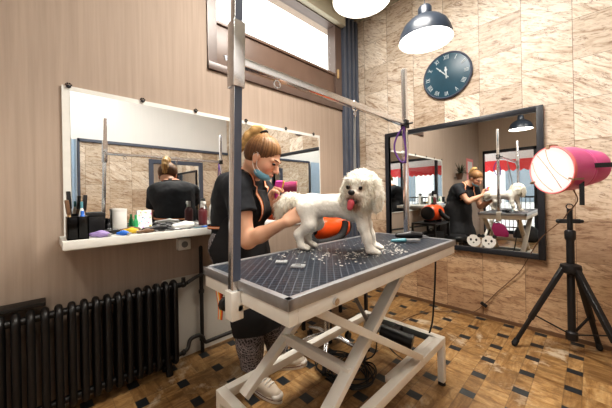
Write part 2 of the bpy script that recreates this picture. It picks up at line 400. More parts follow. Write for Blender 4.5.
# ------------------------------------------------------------------ signed distance fields -> one smooth skin
class SDF:
    def __init__(s): s.p = []
    def cap(s, a, b, r0, r1=None, k=0.02, op='+'): s.p.append(('cap', np.array(a, float), np.array(b, float), r0, r0 if r1 is None else r1, k, op)); return s
    def chain(s, pts, rs, k=0.02):
        for i in range(len(pts) - 1): s.cap(pts[i], pts[i + 1], rs[i], rs[i + 1], k)
        return s
    def ell(s, c, r, rot=None, k=0.02, op='+'):
        s.p.append(('ell', np.array(c, float), np.array(r, float), np.array(rot if rot is not None else Matrix.Identity(3)), 0, k, op)); return s
    def cut(s, a, b, r): s.p.append(('cyl', np.array(a, float), np.array(b, float), r, r, 0.003, '-')); return s
    def grown(s, g):
        o = SDF()
        for q in s.p:
            q = list(q)
            if q[0] == 'cap': q[3] += g; q[4] += g
            elif q[0] == 'ell': q[2] = q[2] + g
            o.p.append(tuple(q))
        return o
    @staticmethod
    def d(q, P):
        if q[0] in ('cap', 'cyl'):
            a, b = q[1], q[2]; ab = b - a; L2 = float(ab @ ab) + 1e-12
            t = ((P - a) @ ab) / L2
            if q[0] == 'cap':
                t = np.clip(t, 0, 1); return np.linalg.norm(P - a - t[..., None] * ab, axis=-1) - (q[3] + (q[4] - q[3]) * t)
            rad = np.linalg.norm(P - a - t[..., None] * ab, axis=-1) - q[3]
            ax = (np.abs(t - 0.5) - 0.5) * math.sqrt(L2)
            return np.maximum(rad, ax)
        L = (P - q[1]) @ q[3]
        k0 = np.linalg.norm(L / q[2], axis=-1); k1 = np.linalg.norm(L / q[2] ** 2, axis=-1) + 1e-9
        return k0 * (k0 - 1) / k1
    def bounds(s, q):
        if q[0] == 'ell': r = float(max(q[2])); return q[1] - r, q[1] + r
        r = max(q[3], q[4]); return np.minimum(q[1], q[2]) - r, np.maximum(q[1], q[2]) + r
    def at(s, P):
        F = np.full(P.shape[:-1], 10.0)
        for q in s.p: F = s.comb(F, s.d(q, P), q[5], q[6])
        return F
    @staticmethod
    def comb(F, d, k, op):
        if op == '-': return np.maximum(F, -d)
        h = np.maximum(k - np.abs(F - d), 0) / k
        return np.minimum(F, d) - h * h * k * 0.25
    def snap(s, pts, off=0.0, it=12):
        P = np.array([tuple(p) for p in pts], float); e = 1e-3
        for _ in range(it):
            f = s.at(P) - off
            g = np.stack([s.at(P + e * np.eye(3)[i]) - s.at(P - e * np.eye(3)[i]) for i in range(3)], -1) / (2 * e)
            g /= (np.linalg.norm(g, axis=-1, keepdims=True) + 1e-9)
            P = P - g * f[:, None]
        return [Vector(p) for p in P]
    def normal(s, P):
        P = np.array(P, float); e = 1e-3
        g = np.stack([s.at(P + e * np.eye(3)[i]) - s.at(P - e * np.eye(3)[i]) for i in range(3)], -1)
        return g / (np.linalg.norm(g, axis=-1, keepdims=True) + 1e-9)
    def grid(s, res):
        lo = np.min([s.bounds(q)[0] for q in s.p if q[6] == '+'], 0) - 4 * res - 0.01
        hi = np.max([s.bounds(q)[1] for q in s.p if q[6] == '+'], 0) + 4 * res + 0.01
        n = np.ceil((hi - lo) / res).astype(int) + 1
        ax = [lo[i] + res * np.arange(n[i]) for i in range(3)]
        F = np.full(tuple(n), 0.5, np.float32)
        for q in s.p:
            a, b = s.bounds(q); m = q[5] + 3 * res
            i0 = np.clip(((a - m - lo) / res).astype(int), 0, n - 1); i1 = np.clip(((b + m - lo) / res).astype(int) + 2, 1, n)
            sl = tuple(slice(i0[i], i1[i]) for i in range(3))
            P = np.stack(np.meshgrid(*[ax[i][sl[i]] for i in range(3)], indexing='ij'), -1)
            F[sl] = s.comb(F[sl], s.d(q, P), q[5], q[6])
        return F, lo, ax
    def mesh(s, name, res, extra=None, fn=None):
        F, lo, ax = s.grid(res)
        if fn is not None:
            P = np.stack(np.meshgrid(*ax, indexing='ij'), -1); F = fn(F, P)
        return surface_nets(name, F, lo, res)

def surface_nets(name, F, lo, res):
    S = F < 0; n = F.shape
    c = np.zeros((n[0] - 1, n[1] - 1, n[2] - 1), np.uint8)
    for i in (0, 1):
        for j in (0, 1):
            for k in (0, 1): c += S[i:n[0] - 1 + i, j:n[1] - 1 + j, k:n[2] - 1 + k]
    idx = np.argwhere((c > 0) & (c < 8)); m = len(idx)
    acc = np.zeros((m, 3)); cnt = np.zeros(m)
    cor = [(i, j, k) for i in (0, 1) for j in (0, 1) for k in (0, 1)]
    for a in cor:
        for ax in range(3):
            if a[ax] == 1: continue
            b = list(a); b[ax] = 1
            fa = F[tuple((idx + a).T)]; fb = F[tuple((idx + b).T)]
            x = (fa < 0) != (fb < 0)
            t = np.where(x, fa / np.where(x, fa - fb, 1), 0)
            p = np.repeat(np.array([a], float), m, 0); p[:, ax] += t
            acc[x] += p[x]; cnt += x
    V = lo + res * (idx + acc / cnt[:, None])
    im = np.full(c.shape, -1, np.int64); im[tuple(idx.T)] = np.arange(m)
    faces = []
    for ax in range(3):
        A = [slice(None)] * 3; B = [slice(None)] * 3; A[ax] = slice(0, n[ax] - 1); B[ax] = slice(1, n[ax])
        x = S[tuple(A)] != S[tuple(B)]
        e = np.argwhere(x)
        o1, o2 = [(1, 2), (2, 0), (0, 1)][ax]
        ok = (e[:, o1] > 0) & (e[:, o2] > 0) & (e[:, o1] < n[o1] - 1) & (e[:, o2] < n[o2] - 1); e = e[ok]
        inside = S[tuple(e.T)]
        d1 = np.zeros(3, int); d1[o1] = 1; d2 = np.zeros(3, int); d2[o2] = 1
        q = np.stack([im[tuple((e - d1 - d2).T)], im[tuple((e - d2).T)], im[tuple(e.T)], im[tuple((e - d1).T)]], 1)
        q[~inside] = q[~inside][:, ::-1]
        faces.append(q[(q >= 0).all(1)])
    Q = np.concatenate(faces)
    me = bpy.data.meshes.new(name); me.from_pydata(V.tolist(), [], Q.tolist()); me.validate()
    me.polygons.foreach_set('use_smooth', np.ones(len(me.polygons), bool)); me.update()
    return me
def verts(me):
    a = np.empty(len(me.vertices) * 3); me.vertices.foreach_get('co', a); return a.reshape(-1, 3)
def norms(me):
    a = np.empty(len(me.vertices) * 3, np.float32); me.vertices.foreach_get('normal', a); return a.reshape(-1, 3).astype(float)
def paint(me, C):
    C = np.asarray(C, float)
    at = me.color_attributes.new('tint', 'FLOAT_COLOR', 'POINT')
    at.data.foreach_set('color', np.concatenate([C, np.ones((len(C), 1))], 1).astype(np.float32).ravel())
# ================================================================== THE ROOM
def room():
    struct('floor', MB().span((XL - .1, YF - .1, -.06), (XR + .1, YB + .1, 0)), 'floor')
    struct('ceiling', MB().span((XL - .1, YF - .1, ZC), (XR + .1, YB + .1, ZC + .08)), 'ceiling')
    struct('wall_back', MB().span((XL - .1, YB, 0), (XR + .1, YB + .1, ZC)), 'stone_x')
    w = MB()
    w.span((XL - .2, YF, 0), (XL, YB, 2.14)); w.span((XL - .2, YF, 2.14), (XL, .954, ZC)); w.span((XL - .2, 2.60, 2.14), (XL, YB, ZC)); w.span((XL - .2, .954, 3.12), (XL, 2.60, ZC))
    struct('wall_left', w, 'plaster')
    struct('wall_right', MB().span((XR, YF, 0), (XR + .1, YB, ZC)), 'white_wall')
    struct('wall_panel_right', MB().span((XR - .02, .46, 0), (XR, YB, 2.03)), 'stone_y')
    struct('trim_1', MB().span((XR - .045, .44, 2.03), (XR, YB, 2.075)), 'navy')
    struct('trim_2', MB().span((XR - .045, .43, 0), (XR, .46, 2.075)), 'navy')
    w = MB()
    w.span((XL, YF - .15, 0), (-1.98, YF, ZC)); w.span((1.2, YF - .15, 0), (XR, YF, ZC)); w.span((-1.98, YF - .15, 2.2), (1.2, YF, ZC)); w.span((-1.98, YF - .15, 0), (1.2, YF, .10))
    struct('wall_front', w, 'front_wall')
    # corner duct with ribs
    d = MB().span((XL, 2.61, 0), (-2.045, YB, ZC))
    for y in (2.615, 2.70, 2.785, 2.86): d.span((-2.05, y, 0), (-2.02, y + .045, ZC), .008)
    struct('trim_3', d, 'duct')
    struct('baseboard_back', MB().span((-2.02, YB - .008, 0), (XR, YB, .03)), 'brown')
    struct('trim_4', MB().span((XL, YF, 3.115), (-1.985, 2.608, ZC)), 'ceiling')          # soffit beam over the window
    # high window over the mirror
    f = MB()
    f.span((XL - .10, .954, 2.14), (XL + .012, 1.03, 3.115)); f.span((XL - .10, 2.49, 2.14), (XL + .012, 2.60, 3.115))
    f.span((XL - .10, .954, 2.14), (XL + .022, 2.60, 2.20), .004)
    f.span((XL - .10, .954, 3.105), (XL + .012, 2.60, 3.118))
    win = struct('window_1', f, 'brownframe')
    struct('sill_panel', MB().span((XL - .09, 1.03, 2.20), (XL - .012, 2.49, 2.53), .004).span((XL - .09, 1.03, 2.53), (XL + .004, 2.49, 2.555), .004), 'sill', win)
    struct('pane', MB().span((XL - .08, 1.03, 2.55), (XL - .074, 2.49, 3.105)), 'pane', win)
    h = MB(); h.span((XL - .005, 2.515, 2.50), (XL + .03, 2.535, 2.60), .004)
    struct('window_handle', h, 'wood', win)
    # shop window in the front wall
    f = MB()
    for x in (-1.98, -.92, .14, 1.2): f.span((x - .03, YF - .11, .10), (x + .03, YF - .02, 2.2))
    f.span((-1.98, YF - .11, .10), (1.2, YF - .02, .18)); f.span((-1.98, YF - .11, 2.13), (1.2, YF - .02, 2.2))
    win = struct('window_2', f, 'blackframe')
    for a, b in ((-1.95, -.95), (-.89, .11), (.17, 1.17)):
        struct('pane', MB().span((a, YF - .07, .18), (b, YF - .064, 2.13)), 'pane', win)
    # outside in the street
    struct('street', MB().span((-9, -14, -.12), (9, YF - .15, -.06)), 'street')
    b = MB().span((-9, -12.3, -.06), (9, -12, 7))
    fac = b.build('street_building', 'facade'); tag(fac, 'pale building across the street seen through the shop window', 'building')
    for i in range(7):
        for z in (.6, 3.6):
            MB().span((-8 + i * 2.4, -12.0, z), (-6.8 + i * 2.4, -11.94, z + 1.7)).build('window', 'facadewin', fac)
    t = thing('awning', 'red scalloped awning valance outside the shop window, seen in the framed mirror', 'awning', (-.4, YF - .2, 2.2))
    a = MB(); k = 26; ya = YF - 1.3
    for i in range(k):
        x0 = -2.6 + i * 4.2 / k; x1 = x0 + 4.2 / k
        a.add([(x0, ya, 2.05), (x1, ya, 2.05), (x1, ya, 1.78), (x0, ya, 1.78), ((x0 + x1) / 2, ya, 1.72)], [(0, 1, 2, 4, 3)])
    a.build('valance', 'redawning', t)
    MB().add([(-2.6, YF - .16, 2.55), (1.6, YF - .16, 2.55), (1.6, ya, 2.05), (-2.6, ya, 2.05)], [(0, 1, 2, 3)]).build('cover', 'awningtop', t)
    for x in (-2.3, 1.3): MB().cyl((x, YF - .15, 2.1), (x, ya, 2.06), .012, n=8).build('support_arm', 'blackframe', t)
    r = MB()
    for i in range(46): r.cyl((-2.4 + i * .09, YF - .9, -.06), (-2.4 + i * .09, YF - .9, 1.0), .008, n=6)
    r.span((-2.45, YF - .92, .98), (1.75, YF - .88, 1.02)); r.span((-2.45, YF - .92, .16), (1.75, YF - .88, .19))
    tag(r.build('railing', 'blackframe'), 'black metal bar railing outside the shop window', 'railing')

# ================================================================== WALL THINGS
def wall_things():
    # big mirror over the work shelf
    t = thing('wall_mirror', 'long frameless mirror with white border above the white work shelf', 'mirror', (XL, 1.15, .86))
    MB().span((XL + .001, .10, .86), (XL + .012, 2.20, 1.79)).build('backing', 'whitepaint', t)
    MB().span((XL + .0125, .135, .875), (XL + .014, 2.185, 1.762)).build('mirror_glass', 'mirror', t)
    for y in (.13, .50, .85, 1.28, 1.72, 2.1):
        c = MB()
        c.ball((XL + .018, y, 1.786), (.007, .012, .010), seg=10, rings=6)
        for j, (dy, dz) in enumerate(((-.012, .009), (-.005, .016), (.005, .016), (.012, .009))): c.ball((XL + .018, y + dy, 1.786 + dz), (.005, .0045, .005), seg=8, rings=5)
        c.build('clip', 'black', t)
    t = thing('work_shelf', 'white wooden shelf on the left wall, covered in grooming tools', 'shelf', (XL, .8, .90))
    MB().span((XL, .08, .902), (-1.77, 1.42, .945), .003).build('board', 'whitepaint', t)
    for y in (1.15,): MB().span((XL, y - .015, .86), (-1.84, y + .015, .902), .003).span((XL, y - .015, .76), (XL + .03, y + .015, .87), .003).build('bracket', 'whitepaint', t)
    t = thing('wall_socket', 'small white wall socket under the work shelf', 'socket', (XL, .75, .83))
    MB().span((XL, .70, .775), (XL + .045, .785, .855), .006).build('box', 'whiteplastic', t)
    MB().cyl((XL + .044, .742, .815), (XL + .048, .742, .815), .022, n=16).build('socket_face', 'grey', t)

    # back wall mirror
    t = thing('framed_mirror', 'large black framed mirror on the stone back wall', 'mirror', (-.95, YB, .595))
    f = MB(); x0, x1, z0, z1, w = -1.66, -.265, .595, 1.835, .045
    y0, y1 = YB - .04, YB - .002
    f.span((x0, y0, z0), (x0 + w, y1, z1), .004); f.span((x1 - w, y0, z0), (x1, y1, z1), .004)
    f.span((x0 + w, y0, z0), (x1 - w, y1, z0 + w), .004); f.span((x0 + w, y0, z1 - w), (x1 - w, y1, z1), .004)
    f.build('frame', 'blackframe', t)
    MB().span((x0 + w - .01, YB - .016, z0 + w - .01), (x1 - w + .01, YB - .012, z1 - w + .01)).build('mirror_glass', 'mirror', t)
    for i, x in enumerate((-.775, -.655)):
        t = thing('round_sticker', ('left' if i == 0 else 'right') + ' of two round white animal face stickers at the foot of the framed mirror', 'sticker', (x, YB - .017, .70), 'stickers on the framed mirror')
        R = Matrix.Rotation(PI / 2, 3, 'X'); z = .70
        s = MB(); s.lathe([(.056, 0), (.056, .0015)], (x, YB - .0165, z), R, 24); s.build('disc', 'whiteplastic', t)
        for dx in (-.022, .022): MB().ball((x + dx, YB - .0185, z + .008), (.009, .001, .012), seg=12, rings=6).build('eye_spot', 'black', t)
        for dx in (-.045, .045): MB().ball((x + dx, YB - .0185, z + .048), (.016, .001, .016), seg=12, rings=6).build('ear', 'black', t)
        MB().ball((x, YB - .0185, z - .018), (.008, .001, .006), seg=10, rings=6).build('nose', 'black', t)
    # mirror on the right wall, seen only as a reflection
    t = thing('dark_framed_mirror', 'dark framed mirror on the right stone wall, seen reflected behind the groomer', 'mirror', (XR, 1.9, .6))
    f = MB(); y0, y1, z0, z1 = 1.40, 2.36, .55, 1.83; a, b = XR - .055, XR - .021
    f.span((a, y0, z0), (b, y0 + .07, z1)); f.span((a, y1 - .07, z0), (b, y1, z1)); f.span((a, y0 + .07, z0), (b, y1 - .07, z0 + .07)); f.span((a, y0 + .07, z1 - .07), (b, y1 - .07, z1))
    f.build('frame', 'navy', t)
    MB().span((XR - .03, y0 + .06, z0 + .06), (XR - .026, y1 - .06, z1 - .06)).build('mirror_glass', 'mirror', t)
    c = MB(); vs = []; n = 40
    for i in range(n + 1):
        y = .02 + .40 * i / n; x = XR - .06 + .022 * math.sin(i * 1.25)
        vs += [(x, y, .05), (x, y, 2.05)]
    c.add(vs, [(2 * i, 2 * i + 2, 2 * i + 3, 2 * i + 1) for i in range(n)])
    tag(c.build('curtain', 'bluecurtain'), 'pale blue curtain at the end of the right stone wall, seen in the long mirror', 'curtain')

    # clock
    cx, cz, r = -.985, 2.30, .222
    t = thing('wall_clock', 'round petrol blue wall clock with Roman numerals on the stone wall', 'clock', (cx, YB, cz))
    R = Matrix.Rotation(PI / 2, 3, 'X')            # local z -> -y
    MB().lathe([(r, 0), (r, .018), (r - .012, .022), (0, .022)], (cx, YB - .001, cz), R, 48).build('face', 'clockface', t)
    MB().lathe([(r, 0), (r + .006, .008), (r + .006, .02), (r - .004, .028), (r - .012, .022)], (cx, YB - .001, cz), R, 48, False).build('rim', 'navy', t)
    yy = YB - .0245
    for i, s in enumerate(['XII', 'I', 'II', 'III', 'IIII', 'V', 'VI', 'VII', 'VIII', 'IX', 'X', 'XI']):
        a = -i * PI / 6
        m = MB()
        # strokes of the numeral, laid out along its own little baseline
        xs = 0; strokes = []
        for ch in s:
            if ch == 'I': strokes.append(((xs, -.02), (xs, .02))); xs += .0115
            elif ch == 'V': strokes += [((xs, .02), (xs + .009, -.02)), ((xs + .009, -.02), (xs + .018, .02))]; xs += .028
            else: strokes += [((xs, -.02), (xs + .02, .02)), ((xs, .02), (xs + .02, -.02))]; xs += .030
        off = (xs - .0115) / 2 if s[-1] == 'I' else (xs - .010) / 2
        ca, sa = math.cos(a), math.sin(a)
        for (p, q) in strokes:
            P = []
            for (u, v) in (p, q):
                u -= off; v += r * .80
                P.append((cx + u * ca - v * sa, yy, cz + u * sa + v * ca))
            m.bar(P[0], P[1], .0045, .002, up=(0, 1, 0))
        m.build('numeral', 'clocknum', t)
    for nm, ang, L, w in (('hour_hand', 356, .085, .013), ('minute_hand', 318, .135, .009)):
        a = math.radians(-ang); d = Vector((-math.sin(a), 0, math.cos(a))); c = Vector((cx, yy - .004, cz))
        m = MB().bar(c - d * .03, c + d * L, w, .002, up=(0, 1, 0)); m.ball(c + d * L * .62, (w * 1.1, .001, w * 1.1), seg=12, rings=6)
        m.build(nm, 'clocknum', t)

    # radiator
    t = thing('radiator', 'black cast iron column radiator below the work shelf', 'radiator', (-1.96, .2, 0))
    P = .052
    for i in range(18):
        y = .64 - i * P; m = MB()
        for x in (-1.915, -1.99):
            m.tube([(x, y, .10), (x, y, .53)], .0165, 10)
        top = spline([(-1.915, y, .52), (-1.918, y, .565), (-1.952, y, .585), (-1.987, y, .565), (-1.99, y, .52)], 4)
        m.tube(top, .0165, 10); bot = spline([(-1.915, y, .12), (-1.918, y, .075), (-1.952, y, .058), (-1.987, y, .075), (-1.99, y, .12)], 4)
        m.tube(bot, .0165, 10)
        m.ball((-1.952, y, .555), (.035, .021, .03), seg=12, rings=8); m.ball((-1.952, y, .09), (.035, .021, .03), seg=12, rings=8)
        m.cyl((-1.952, y - P / 2, .555), (-1.952, y + P / 2, .555), .019, n=12); m.cyl((-1.952, y - P / 2, .09), (-1.952, y + P / 2, .09), .019, n=12)
        m.box((-1.952, y, .32), (.06, .006, .42))
        m.build('section', 'iron', t)
    for y in (.595, -.2):
        MB().cyl((-1.915, y, .09), (-1.915, y, 0), .015, .022, 10).cyl((-1.99, y, .09), (-1.99, y, 0), .015, .022, 10).build('foot', 'iron', t)
    v = MB().cyl((-1.952, .66, .555), (-1.952, .70, .555), .017, n=12); v.ball((-1.952, .705, .555), .022, seg=12, rings=8); v.cyl((-1.952, .705, .555), (-1.952, .705, .60), .014, n=10)
    v.build('valve', 'iron', t)
    m = MB().span((-2.055, -.45, .606), (-1.96, .02, .625), .003)
    tag(m.build('dark_board', 'iron'), 'dark board lying on the left end of the radiator', 'board')
    m = MB()
    m.tube([(-1.955, .728, .557), (-1.99, .80, .572), (-2.005, .86, .582), (-2.005, 1.3, .60), (-2.005, 2.5, .64)], .0125, 10)
    tag(m.build('heating_pipe', 'pipe'), 'upper black heating pipe running right from the radiator valve', 'pipe')
    m = MB(); m.cyl((-2.03, .862, .0), (-2.03, .862, .775), .014, n=10); m.ball((-2.03, .862, .775), .014, seg=10, rings=6)
    for z in (.10, .45): m.lathe([(.019, -.012), (.019, .012)], (-2.03, .862, z), None, 10)
    tag(m.build('heating_pipe', 'pipe'), 'upright black heating pipe standing on the floor right of the radiator', 'pipe')
    m = MB(); m.tube(spline([(-1.955, .655, .09), (-1.955, .69, .088), (-1.965, .73, .10), (-1.985, .76, .145), (-1.99, .82, .15), (-1.992, .85, .12), (-1.992, .87, .085), (-1.992, .95, .082), (-1.992, 1.5, .085), (-1.992, 2.55, .09)], 5), .0135, 10)
    m.ball((-1.955, .70, .09), .02, seg=10, rings=6)
    tag(m.build('heating_pipe', 'pipe'), 'lower black heating pipe with a bend along the foot of the wall', 'pipe')

    # plant and poster on the left wall near the shop front, seen in the framed mirror
    t = thing('spiky_plant', 'dark spiky plant in a wall pot near the shop window, seen in the framed mirror', 'plant', (XL + .10, -.62, 1.45))
    MB().lathe([(.045, 0), (.075, .12), (.08, .13), (.07, .13), (.06, .11), (0, .11)], (XL + .10, -.62, 1.42)).build('pot', 'pot', t)
    MB().bar((XL, -.62, 1.46), (XL + .06, -.62, 1.46), .02, .01).build('bracket', 'black', t)
    m = MB()
    for i in range(46):
        a = random.uniform(0, 2 * PI); e = random.uniform(.1, 1.3); L = random.uniform(.16, .30); w = .011
        d = Vector((math.cos(a) * math.cos(e), math.sin(a) * math.cos(e), math.sin(e))); p = Vector((XL + .11, -.62, 1.54))
        if (p + d * L).x < XL + .02: d.x = abs(d.x)
        s = d.cross(Vector((0, 0, 1))).normalized() * w; q = p + d * L * .55 + Vector((0, 0, .01)); e2 = p + d * L - Vector((0, 0, .05 * math.cos(e)))
        m.add([p - s * .5, p + s * .5, q + s, q - s, e2], [(0, 1, 2, 3), (3, 2, 4)])
    m.build('leaves', 'leaf', t)
    t = thing('poster', 'small pink poster on the wall by the shop window, seen in the framed mirror', 'poster', (XL, -1.6, 1.3))
    MB().span((XL + .001, -1.95, 1.42), (XL + .006, -1.45, 1.95)).build('sheet', 'pinkrim', t)
    MB().span((XL + .006, -1.88, 1.60), (XL + .008, -1.52, 1.88)).build('picture', 'card', t)
    # bags by the shop window
    def bag(loc, sx, sy, sz, mat, label):
        s = SDF().ell((0, 0, sz * .5), (sx, sy, sz * .52), k=.05); s.cap((-sx * .6, 0, sz * .25), (sx * .6, 0, sz * .25), sy * .9, k=.08).cap((-sx * .4, 0, sz * .72), (sx * .4, 0, sz * .72), sy * .6, k=.08)
        me = s.mesh('bag', .02); z0 = verts(me)[:, 2].min()
        t = thing('bag', label, 'bag', loc)
        o = link('body', me, mat, t); o.location = Vector(loc) - Vector((0, 0, z0)); o.matrix_parent_inverse = Matrix.Translation(-Vector(loc))
        x, y, z = loc; m = MB(); m.tube(spline([(x - sx * .4, y, z + sz * .85), (x - sx * .3, y, z + sz * 1.15), (x, y, z + sz * 1.25), (x + sx * .3, y, z + sz * 1.15), (x + sx * .4, y, z + sz * .85)], 5), .012, 8)
        m.build('handle', 'black', t)
    bag((-1.62, -2.12, 0), .20, .13, .34, 'bag', 'magenta bag on the floor by the shop window, seen in the framed mirror')
    bag((-1.05, -2.10, 0), .20, .14, .30, 'blackmatte', 'black bag on the floor by the shop window, seen in the framed mirror')

# ================================================================== LAMPS
def pendant(x, y, z, label):
    t = thing('pendant_lamp', label, 'lamp', (x, y, z), 'pendant lamps over the grooming table')
    r = .181; q = r / .127
    prof = [(a, b * q) for a, b in [(r, 0), (r * .985, .02), (r * .93, .045), (r * .82, .075), (r * .62, .100), (r * .42, .114), (.048, .122), (.046, .165), (.036, .175), (0, .176)]]
    MB().lathe(prof, (x, y, z), None, 40, False).build('shade', 'shade', t)
    inn = [(a, b * q) for a, b in [(r, .0), (r * .97, .02), (r * .91, .043), (r * .80, .071), (r * .60, .094), (.03, .112), (0, .114)]]
    MB().lathe(inn, (x, y, z - .0005), None, 40, False).build('inner_shade', 'shadein', t)
    MB().lathe([(0, .012), (.168, .012), (.168, .020), (0, .020)], (x, y, z), None, 32).build('diffuser', 'bulb', t)
    MB().cyl((x, y, z + .24), (x, y, ZC - .03), .004, n=8).build('cord', 'black', t)
    MB().lathe([(.045, 0), (.045, .015), (.02, .03), (0, .03)], (x, y, ZC - .03), None, 20).build('ceiling_rose', 'shade', t)
    ld = bpy.data.lights.new('pendant light', 'SPOT'); ld.energy = 34; ld.spot_size = math.radians(150); ld.spot_blend = .6; ld.shadow_soft_size = .08; ld.color = (1, .93, .82)
    lo = bpy.data.objects.new('pendant_light', ld); COL.objects.link(lo); lo.location = (x, y, z - .01)

def lamps():
    pendant(-.826, 2.022, 2.245, 'dark blue grey pendant lamp hanging in front of the clock wall')
    pendant(-.999, 1.484, 2.375, 'pendant lamp at the top edge, above the middle of the grooming table')
    pendant(-.885, -.44, 2.26, 'dark pendant lamp seen only as a reflection in the framed mirror')
    # pink studio lamp
    A = Vector((-.178, 2.276, 1.276)); B = Vector((.008, 2.500, 1.294)); d = (B - A).normalized(); R = frame(d); L = (B - A).length
    t = thing('studio_lamp', 'pink drum studio lamp with a glowing white front', 'lamp', A)
    MB().lathe([(.141, 0), (.141, .012), (.135, .02), (.133, L * .45), (.124, L * .52), (.126, L * .54), (.118, L * .60), (.119, L * .62), (.112, L * .75), (.112, L * .78), (.100, L * .97), (.085, L), (0, L)], A, R, 40).build('drum', 'pink', t)
    MB().lathe([(.139, -.003), (.145, -.004), (.148, .004), (.145, .014), (.135, .014)], A, R, 40, False).build('rim', 'pinkrim', t)
    df = MB().lathe([(0, -.018), (.06, -.015), (.105, -.010), (.140, -.001), (.140, .006), (0, .006)], (0, 0, 0), R, 40).build('diffuser', 'pinkemit', t); df.matrix_parent_inverse = Matrix.Identity(4)
    m = MB(); X, Y = R.col[0], R.col[1]
    for o, b in ((-.055, .02), (.01, -.02), (.065, .015)):
        h = math.sqrt(.13 ** 2 - o ** 2); pts = []
        for i in range(9):
            s = -1 + i / 4; pts.append(A + (X * .55 + Y * .83) * (h * s) + (X * .83 - Y * .55) * (o + b * (1 - s * s)) - d * (.018 * (1 - (o / .13) ** 2) * (1 - s * s) + .006))
        m.tube(pts, .0022, 6)
    m.build('guard_wire', 'wire', t)
    for ang in (90, 205, 330):
        a = math.radians(ang); n = X * math.cos(a) + Y * math.sin(a)
        MB().bar(A + n * .13 - d * .012, A + n * .155 - d * .006, .02, .008).bar(A + n * .152 - d * .01, A + n * .150 + d * .05, .016, .008).build('clamp', 'wire', t)
    # bracket arm to the right: fixed to a wall plate on the back wall
    s0 = A + d * (L * .62)
    m = MB(); p1 = Vector((s0.x - .045, s0.y - .150, s0.z + .005)); p2 = Vector((.42, 2.45, 1.285))
    m.bar(p1, p2, .012, .026); m.bar(p2, (p2.x, YB, p2.z), .012, .026); m.box((p2.x, YB - .006, p2.z), (.10, .012, .14))
    q = p1.lerp(p2, .12); m.bar(q + Vector((0, 0, .005)), q + Vector((0, 0, -.23)), .022, .010, up=(0, 1, 0))
    m.cyl(p1 + Vector((.01, 0, 0)), p1 + Vector((.01, .05, 0)), .012, n=10)
    m.build('bracket_arm', 'black', t)

    # tripod
    C = Vector((-.115, 2.69, 0))
    t = thing('tripod_stand', 'black tripod light stand in front of the stone wall', 'tripod', C)
    m = MB(); m.cyl(C + Vector((0, 0, .10)), C + Vector((0, 0, .86)), .022, n=16); m.build('centre_column', 'black', t)
    m = MB(); m.cyl(C + Vector((0, 0, .85)), C + Vector((0, 0, 1.02)), .016, n=14); m.lathe([(.026, .80), (.03, .81), (.03, .86), (.024, .87)], C, None, 16); m.build('upper_pole', 'black', t)
    m = MB(); m.tube([C + Vector((.018 * math.cos(i * PI / 6), 0, 1.035 + .018 * math.sin(i * PI / 6))) for i in range(12)], .004, 6, closed=True); m.build('eye_bolt', 'black', t)
    m = MB(); m.bar(C + Vector((-.055, 0, .93)), C + Vector((.055, 0, .935)), .022, .03, .004); m.ball(C + Vector((-.06, 0, .93)), .016, seg=10, rings=6); m.ball(C + Vector((.06, 0, .935)), .012, seg=10, rings=6); m.build('clamp_knob', 'black', t)
    m = MB(); m.lathe([(.03, .56), (.055, .575), (.06, .60), (.056, .625), (.03, .635)], C, None, 20); m.build('hub', 'black', t)
    for fx, fy in ((-.42, 2.53), (.02, 2.87), (.17, 2.43)):
        F = Vector((fx, fy, .018)); top = C + (F - C).normalized().xyz * .045; top.z = .60
        m = MB(); m.bar(top, top.lerp(F, .66), .036, .026, .004); m.bar(top.lerp(F, .58), F, .026, .02, .003)
        l = m.build('leg', 'black', t)
        m = MB(); m.cyl(F - (F - top).normalized() * .04, F, .017, .02, 12); m.ball(F, .018, seg=10, rings=6); m.build('rubber_foot', 'blackmatte', l)
        m = MB(); m.bar(C + Vector((0, 0, .13)), top.lerp(F, .60), .014, .008); m.build('brace', 'black', t)
    m = MB(); m.lathe([(.02, .09), (.034, .10), (.034, .15), (.022, .16)], C, None, 14); m.build('lower_collar', 'black', t)
    # lamp cable
    pts = [A + d * (L * .5) + Vector((0, 0, -.127)), (-.07, 2.50, 1.08), (-.125, 2.66, .99), (-.16, 2.75, .93), (-.30, 2.86, .76), (-.42, 2.895, .50), (-.52, 2.905, .36), (-.60, 2.91, .26), (-.68, 2.90, .15), (-.80, 2.87, .03), (-1.0, 2.80, .006), (-1.15, 2.60, .006), (-1.2, 2.3, .006), (-1.15, 2.0, .006)]
    m = MB(); m.tube(spline(pts, 6), .0035, 6)
    t = thing('lamp_cable', 'thin dark cable from the studio lamp down the stone wall to the floor', 'cable', (-.68, 2.90, .15))
    m.build('cord', 'brown', t)
    m = MB(); m.box((-.70, 2.893, .128), (.055, .022, .028), (0, .6, .25), .006); m.build('inline_switch', 'black', t)

